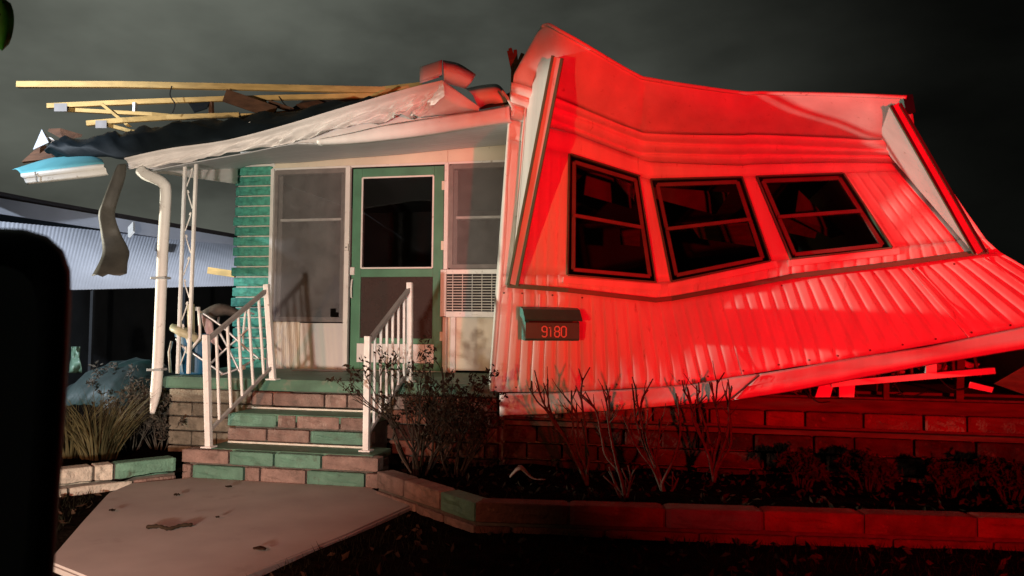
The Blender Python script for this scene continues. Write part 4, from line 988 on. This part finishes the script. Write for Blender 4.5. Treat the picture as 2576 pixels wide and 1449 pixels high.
# pruned shrubs: thick stalks cut off at the top, surveyed stem by stem
def pruned(label, base, stems, seed):
    """stems: list of polylines in (px, py); all start at base (px, py, Y)"""
    rnd = random.Random(seed); b0 = P(*base); t = thing('pruned_shrub', label, 'shrub', tuple(b0), 'cut back shrubs along the planter')
    for s in stems:
        q = [(base[0], base[1])] + s; n = len(q); yo = rnd.uniform(-.16, .12)
        pts = catmull([P(x, y, base[2] + yo * (i / (n - 1))) for i, (x, y) in enumerate(q)], 4)
        pts = [p + Vector((.006 * nz3(p, 14, seed), .006 * nz3(p, 14, seed + 1), 0)) for p in pts]
        bm = bmesh.new(); k = len(pts); r0 = rnd.uniform(.009, .013)
        add_tube(bm, pts, [lerp(r0, .0055, i / (k - 1)) * (1 + .25 * nz3(pts[i], 30, 4)) for i in range(k)], 6)
        end, dd = pts[-1], (pts[-1] - pts[-3]).normalized()
        for _ in range(rnd.choice((1, 2, 3))):     # short stubs at the pollard knob
            nd = (dd + Vector((rnd.uniform(-.7, .7), rnd.uniform(-.5, .5), rnd.uniform(-.1, .5)))).normalized(); st0 = pts[rnd.randrange(k - 6, k - 1)]
            add_tube(bm, [st0, st0 + nd * .04, st0 + nd * rnd.uniform(.07, .12)], [.006, .005, .0045], 5)
        for _ in range(rnd.choice((2, 3, 4))):     # fine side twigs
            p0 = pts[rnd.randrange(k // 3, k - 1)]; nd = Vector((rnd.uniform(-.8, .8), rnd.uniform(-.8, .8), rnd.uniform(.2, 1))).normalized(); L_ = rnd.uniform(.06, .16)
            mid = p0 + nd * L_ * .5 + Vector((rnd.uniform(-.01, .01), 0, rnd.uniform(0, .02)))
            add_tube(bm, [p0, mid, mid + (nd + Vector((0, 0, .4))) * L_ * .4], [.0035, .0028, .0018], 4)
        stem = bm_obj('stem', bm, BARK, t)
z6 = lambda x, y: (1278 + .2646 * x, 926.6 + .2646 * y)
Z = lambda *q: [z6(*p) for p in q]
pruned('tall forked cut back shrub left of the others under the mailbox', (*z6(755, 1110), -2.05), [Z((680, 950), (560, 700), (440, 540), (370, 410), (270, 310), (205, 190)), Z((690, 980), (560, 690), (430, 500), (330, 300), (270, 110)), Z((720, 980), (560, 700), (410, 430), (380, 250), (375, 100)), Z((735, 950), (640, 700), (610, 440), (600, 210)), Z((735, 960), (665, 640), (650, 430), (520, 240)), Z((745, 900), (735, 650), (700, 520)), Z((750, 980), (760, 800), (700, 300), (712, 90))], 3)
pruned('cut back shrub with one long leaning stalk nearest the block wall', (*z6(1120, 1250), -2.5), [Z((1090, 1100), (1010, 820), (960, 560), (930, 260)), Z((1060, 1000), (930, 820), (880, 600), (840, 410), (775, 310)), Z((1060, 1230), (1010, 1100)), Z((1150, 1150), (1165, 1000)), Z((1095, 1090), (1000, 780), (960, 450), (970, 260)), Z((1075, 1180), (960, 980))], 4)
pruned('fan shaped cut back shrub with pale stalks between the leaning one and the right clump', (*z6(1500, 1240), -2.15), [Z((1400, 1010), (1290, 720), (1220, 480), (1190, 210)), Z((1390, 980), (1250, 780), (1160, 620), (1130, 480)), Z((1410, 950), (1430, 700), (1465, 460)), Z((1430, 960), (1330, 700), (1330, 400)), Z((1470, 1100), (1590, 820), (1640, 560), (1600, 240)), Z((1580, 1130), (1620, 1040)), Z((1420, 1000), (1300, 680), (1230, 330), (1215, 170)), Z((1440, 1030), (1280, 600), (1270, 320), (1330, 205))], 5)
pruned('cut back shrub with knobbly pollard heads below the joint of the white skirt', (*z6(1960, 1080), -1.9), [Z((1900, 800), (1770, 520), (1740, 350), (1660, 200)), Z((1920, 850), (1800, 560), (1760, 420), (1700, 180)), Z((1960, 820), (2010, 600), (1960, 300), (1910, 130)), Z((1980, 860), (2020, 620), (1975, 330), (2000, 110)), Z((1950, 830), (1860, 500), (1800, 300), (1830, 215)), Z((1990, 900), (2090, 600), (2100, 320), (2130, 180)), Z((2000, 930), (2120, 700), (2090, 360), (2060, 210))], 6)
for lab, px, py, Y_, n_, L_, sd in (('low dark leafy shrub right of the cut back stalks', 2020, 1215, -1.95, 12, .09, 31), ('dark leafy shrub in the middle of the shaded planter end', 2190, 1225, -1.9, 13, .10, 32), ('dark leafy shrub near the right edge of the planter', 2380, 1240, -1.9, 13, .09, 33), ('dark leafy shrub cut by the right picture edge', 2540, 1250, -1.9, 12, .11, 34)):
    bush('dark_shrub', lab, P(px, py, Y_), n_, L_, .007, 3, sd, BARKD, LEAFD, .026, 7, .8, group='dark shrubs in the right of the planter')
# single bare sucker by the corner of the block wall
tag(tube('bare_sucker', catmull([P(1035, 1190, -2.3), P(1015, 1160, -2.3), P(1000, 1130, -2.3), P(993, 1098, -2.3)], 5), [.006] * 8 + [.005] * 8, BARK), 'single thin pale shoot standing by the planter corner', 'shoot')
# tall grass clump on the left
def clump(name, label, base, n, L, seed, m, wid=.008, spread=.5, cat='grass clump'):
    rnd = random.Random(seed); bm = bmesh.new(); base = Vector(base)
    for i in range(n):
        a = rnd.uniform(0, 2 * math.pi); r_ = rnd.uniform(0, .13); p = base + Vector((math.cos(a) * r_, math.sin(a) * r_, -.03)); d = Vector((math.cos(a) * spread * rnd.uniform(.2, 1.2), math.sin(a) * spread * rnd.uniform(.2, 1.2), 1)).normalized()
        ll = L * rnd.uniform(.5, 1.15); s = Vector((-math.sin(a + .6), math.cos(a + .6), 0)) * wid * rnd.uniform(.6, 1.3); prev = None; q = p
        for k in range(6):
            t = k / 5; w_ = s * (1 - t * .92); cur = (bm.verts.new(q - w_), bm.verts.new(q + w_))
            if prev: bm.faces.new((prev[0], prev[1], cur[1], cur[0]))
            prev = cur; q = q + d * (ll / 5); d = (d + Vector((math.cos(a) * .12, math.sin(a) * .12, -.13 * rnd.uniform(.3, 1.6)))).normalized()
    o = bm_obj(name, bm, m); tag(o, label, cat); return o
gb = PZ(248, 1152, .05); clump('tall_grass', 'yellowish tall ornamental grass clump behind the left block wall', (gb.x, gb.y, .05), 260, .66, 3, GRASSY, .007, .42)
gb = PZ(180, 1150, .05); clump('tall_grass', 'second yellow green grass clump half hidden by the black mirror', (gb.x, gb.y, .05), 150, .58, 4, GRASSY, .007, .4)
for lab, px, py, n_, L_, sd in (('grey dry low shrub below the downspout', 400, 1130, 12, .25, 12), ('grey dry low shrub between the tall grass and the downspout', 330, 1135, 12, .24, 14), ('grey dry low shrub beside the left end of the steps', 478, 1115, 11, .20, 15),
        ('grey dry shrub against the pale foundation left of the railing', 470, 1075, 10, .20, 16), ('dry shrub behind the tall grass in front of the tarp heap', 300, 1070, 12, .28, 17)):
    bush('grey_shrub', lab, PZ(px, py, .04), n_, L_, .006, 3, sd, GREYLEAF, GREYLEAF, .024, 6, .8, group='dry shrubs left of the steps')
rnd = random.Random(21)
# scrap of siding in the planter
rows = []
for j in range(7):
    t = j / 6
    rows.append([P(lerp(1283, 1372, u) , lerp(1210, 1206, u) - 44 * math.exp(-((u - .28) / .26) ** 2) * (1 - .25 * t) * (.3 + .7 * math.sin(math.pi * (.15 + .7 * t))), -2.15 + t * .22) for u in [k / 12 for k in range(13)]])
tag(grid('siding_scrap', rows, BLKPINK, None, .008), 'folded pale scrap of siding lying in the planter below the bay', 'scrap')
# litter: leaves and twigs on the walkway and the dark lawn
st_ = bmesh.new(); add_tube(st_, catmull([PZ(368, 1326, .012), PZ(400, 1324, .018), PZ(425, 1330, .012), PZ(455, 1322, .016), PZ(484, 1320, .012)], 5), [.007 + .006 * abs(math.sin(i * 1.9)) for i in range(21)], 6, .8)
tag(bm_obj('fallen_stick', st_, LEAFD), 'short dark stick lying on the concrete walkway', 'stick')
def leaf_obj(px, py, s, label, m=LEAFD, seed=0):
    c = PZ(px, py, .012); rows = [[c + Vector(((i / 6 - .5) * 2 * s, (j / 6 - .5) * 1.6 * s * math.sqrt(max(0.02, 1 - ((i / 6 - .5) * 2) ** 2)), .018 * abs(nz3((i, j, seed), .45, seed)) + .3 * s * ((j / 6 - .5) ** 2))) for i in range(7)] for j in range(7)]
    return tag(grid('dry_leaf', rows, m, None, .003), label, 'leaf')
LEAFB = mat('brown_dry_leaf', (.055, .034, .022), .85, .3, 30, spec=.05)
leaf_obj(653, 1382, .035, 'curled brown leaf near the front right edge of the walkway', LEAFB, 1)
leaf_obj(282, 1285, .02, 'dark leaf at the left edge of the walkway', LEAFD, 2)
leaf_obj(445, 1246, .022, 'dark leaf on the walkway near the left block wall', LEAFD, 3)
leaf_obj(575, 1225, .025, 'dark leaf at the foot of the steps', LEAFD, 4)
leaf_obj(547, 1302, .012, 'tiny dark leaf bit in the middle of the walkway', LEAFD, 5)
bm = bmesh.new(); tips = []
for _ in range(1500):
    x, y = rnd.uniform(-3, 7), rnd.uniform(-4.4, -2.4)
    if x < 1.6 and y > -2.4 - max(0, x - .7) * .8 and x > .6: continue
    if -1.2 < x < 1.1 and -1.1 + (y + 2.7) * -.55 < x < 1.15 + (y + 2.5) * .2: continue
    if x > 1.6 and y > -3.05 + (x - 1.6) * .12: continue
    tips.append((Vector((x, y, -.015 + .02 * nz3((x, y, 0), 1.3))), None))
leaves(bm, tips, rnd, .030, 1, .01); stuff(bm_obj('leaf_litter', bm, LEAFB))
bm = bmesh.new()
for _ in range(16000):
    x, y = rnd.uniform(-3.2, 7), rnd.uniform(-4.4, -2.3)
    if x < 1.65 and y > -2.3 - max(0, x - .65) * .85 and x > .5: continue
    if -1.25 < x < 1.2 and -1.15 + (y + 2.7) * -.55 < x < 1.12 + (y + 2.5) * .2: continue
    if x > 1.55 and y > -3.05 + (x - 1.6) * .12: continue
    p = Vector((x, y, -.035 + .02 * nz3((x, y, 0), 1.3))); a = rnd.uniform(0, 6.28); h_ = rnd.uniform(.02, .065); s = Vector((math.cos(a), math.sin(a), 0)) * .003; tl = Vector((rnd.uniform(-.03, .03), rnd.uniform(-.03, .03), h_))
    bm.faces.new((bm.verts.new(p - s), bm.verts.new(p + s), bm.verts.new(p + tl)))
stuff(bm_obj('lawn_grass', bm, mat('dull_lawn_grass', (.014, .014, .008), .85, .4, 10, spec=.05)))
bm = bmesh.new(); tips = []
for _ in range(1400):
    x = rnd.uniform(.75, 6.5); y = rnd.uniform(-2.9, -1.4)
    if y < -2.2 - max(0, x - .72) * .75 if x < 1.64 else y < -2.86 + (x - 1.64) * .12: continue
    tips.append((Vector((x, y, .09)), None))
leaves(bm, tips, rnd, .028, 1, .03); stuff(bm_obj('planter_litter', bm, LEAFD))

# ------------------------------------------------------------------ wing mirror of the vehicle the picture was taken from
mr = thing('wing_mirror', 'black vehicle wing mirror close up at the left edge', 'mirror', tuple(PD(-100, 1500, .8)))
ol = [(-330, 640), (-290, 590), (-200, 573), (-60, 571), (60, 576), (120, 594), (160, 630), (178, 680), (180, 760), (173, 900), (165, 1050), (155, 1180), (146, 1300), (136, 1440), (120, 1530), (60, 1590), (-60, 1605), (-200, 1600), (-300, 1570), (-340, 1480), (-345, 1200), (-345, 900)]
def ring(sx, d, dx=0):
    cx_, cy_ = -80, 1090
    return [PD(cx_ + (x - cx_) * sx + dx, cy_ + (y - cy_) * (1 - (1 - sx) * .55), .8 + d) for x, y in ol]
bm = bmesh.new(); rs = [[bm.verts.new(p) for p in ring(*a)] for a in ((.66, .015), (.70, .004), (.88, 0), (.96, .008), (1.0, .03), (.98, .07), (.88, .11), (.6, .135), (.2, .145))]
n = len(ol)
for a, b_ in zip(rs[:-1], rs[1:]):
    for k in range(n): bm.faces.new((a[k], a[(k + 1) % n], b_[(k + 1) % n], b_[k]))
bm.faces.new(rs[-1])
bm_obj('housing', bm, BLACKP, mr, True)
poly('mirror_glass', ring(.68, .012), [tuple(range(n))], MIRG, mr)
tube('mount_arm', [PD(-200, 1500, .86), PD(-420, 1600, .85), PD(-700, 1640, .8)], .045, BLACKP, mr, 12, .6)
# leafy twig hanging in at the top left corner
lt_ = thing('leafy_branch', 'blurred green leaf hanging in at the top left corner', 'branch', tuple(PD(-60, -200, 2.2)))
tube('twig', catmull([PD(-300, -500, 2.3), PD(-120, -250, 2.25), PD(-30, -60, 2.21), PD(0, 40, 2.2)], 5), .008, BARK, lt_, 6)
for (x, y, L_, w_, an) in ((5, 60, 85, 30, 90), (-60, -40, 90, 32, 120), (-90, -180, 100, 34, 60), (-150, -240, 90, 32, 150)):
    rows = []
    for i in range(9):
        t = i / 8 - .5; hw = w_ * math.sqrt(max(0, 1 - (2 * t) ** 2)) * (1 - .3 * t) + .5; ca, sa = math.cos(R(an)), math.sin(R(an))
        rows.append([PD(x + ca * t * 2 * L_ * .8 - sa * k * hw, y + sa * t * 2 * L_ * .8 + ca * k * hw, 2.2 + .024 * abs(k) + .04 * t) for k in (-1, -.5, 0, .5, 1)])
    grid('leaf', rows, GREENLEAF, lt_)
print('objects', len(bpy.data.objects))
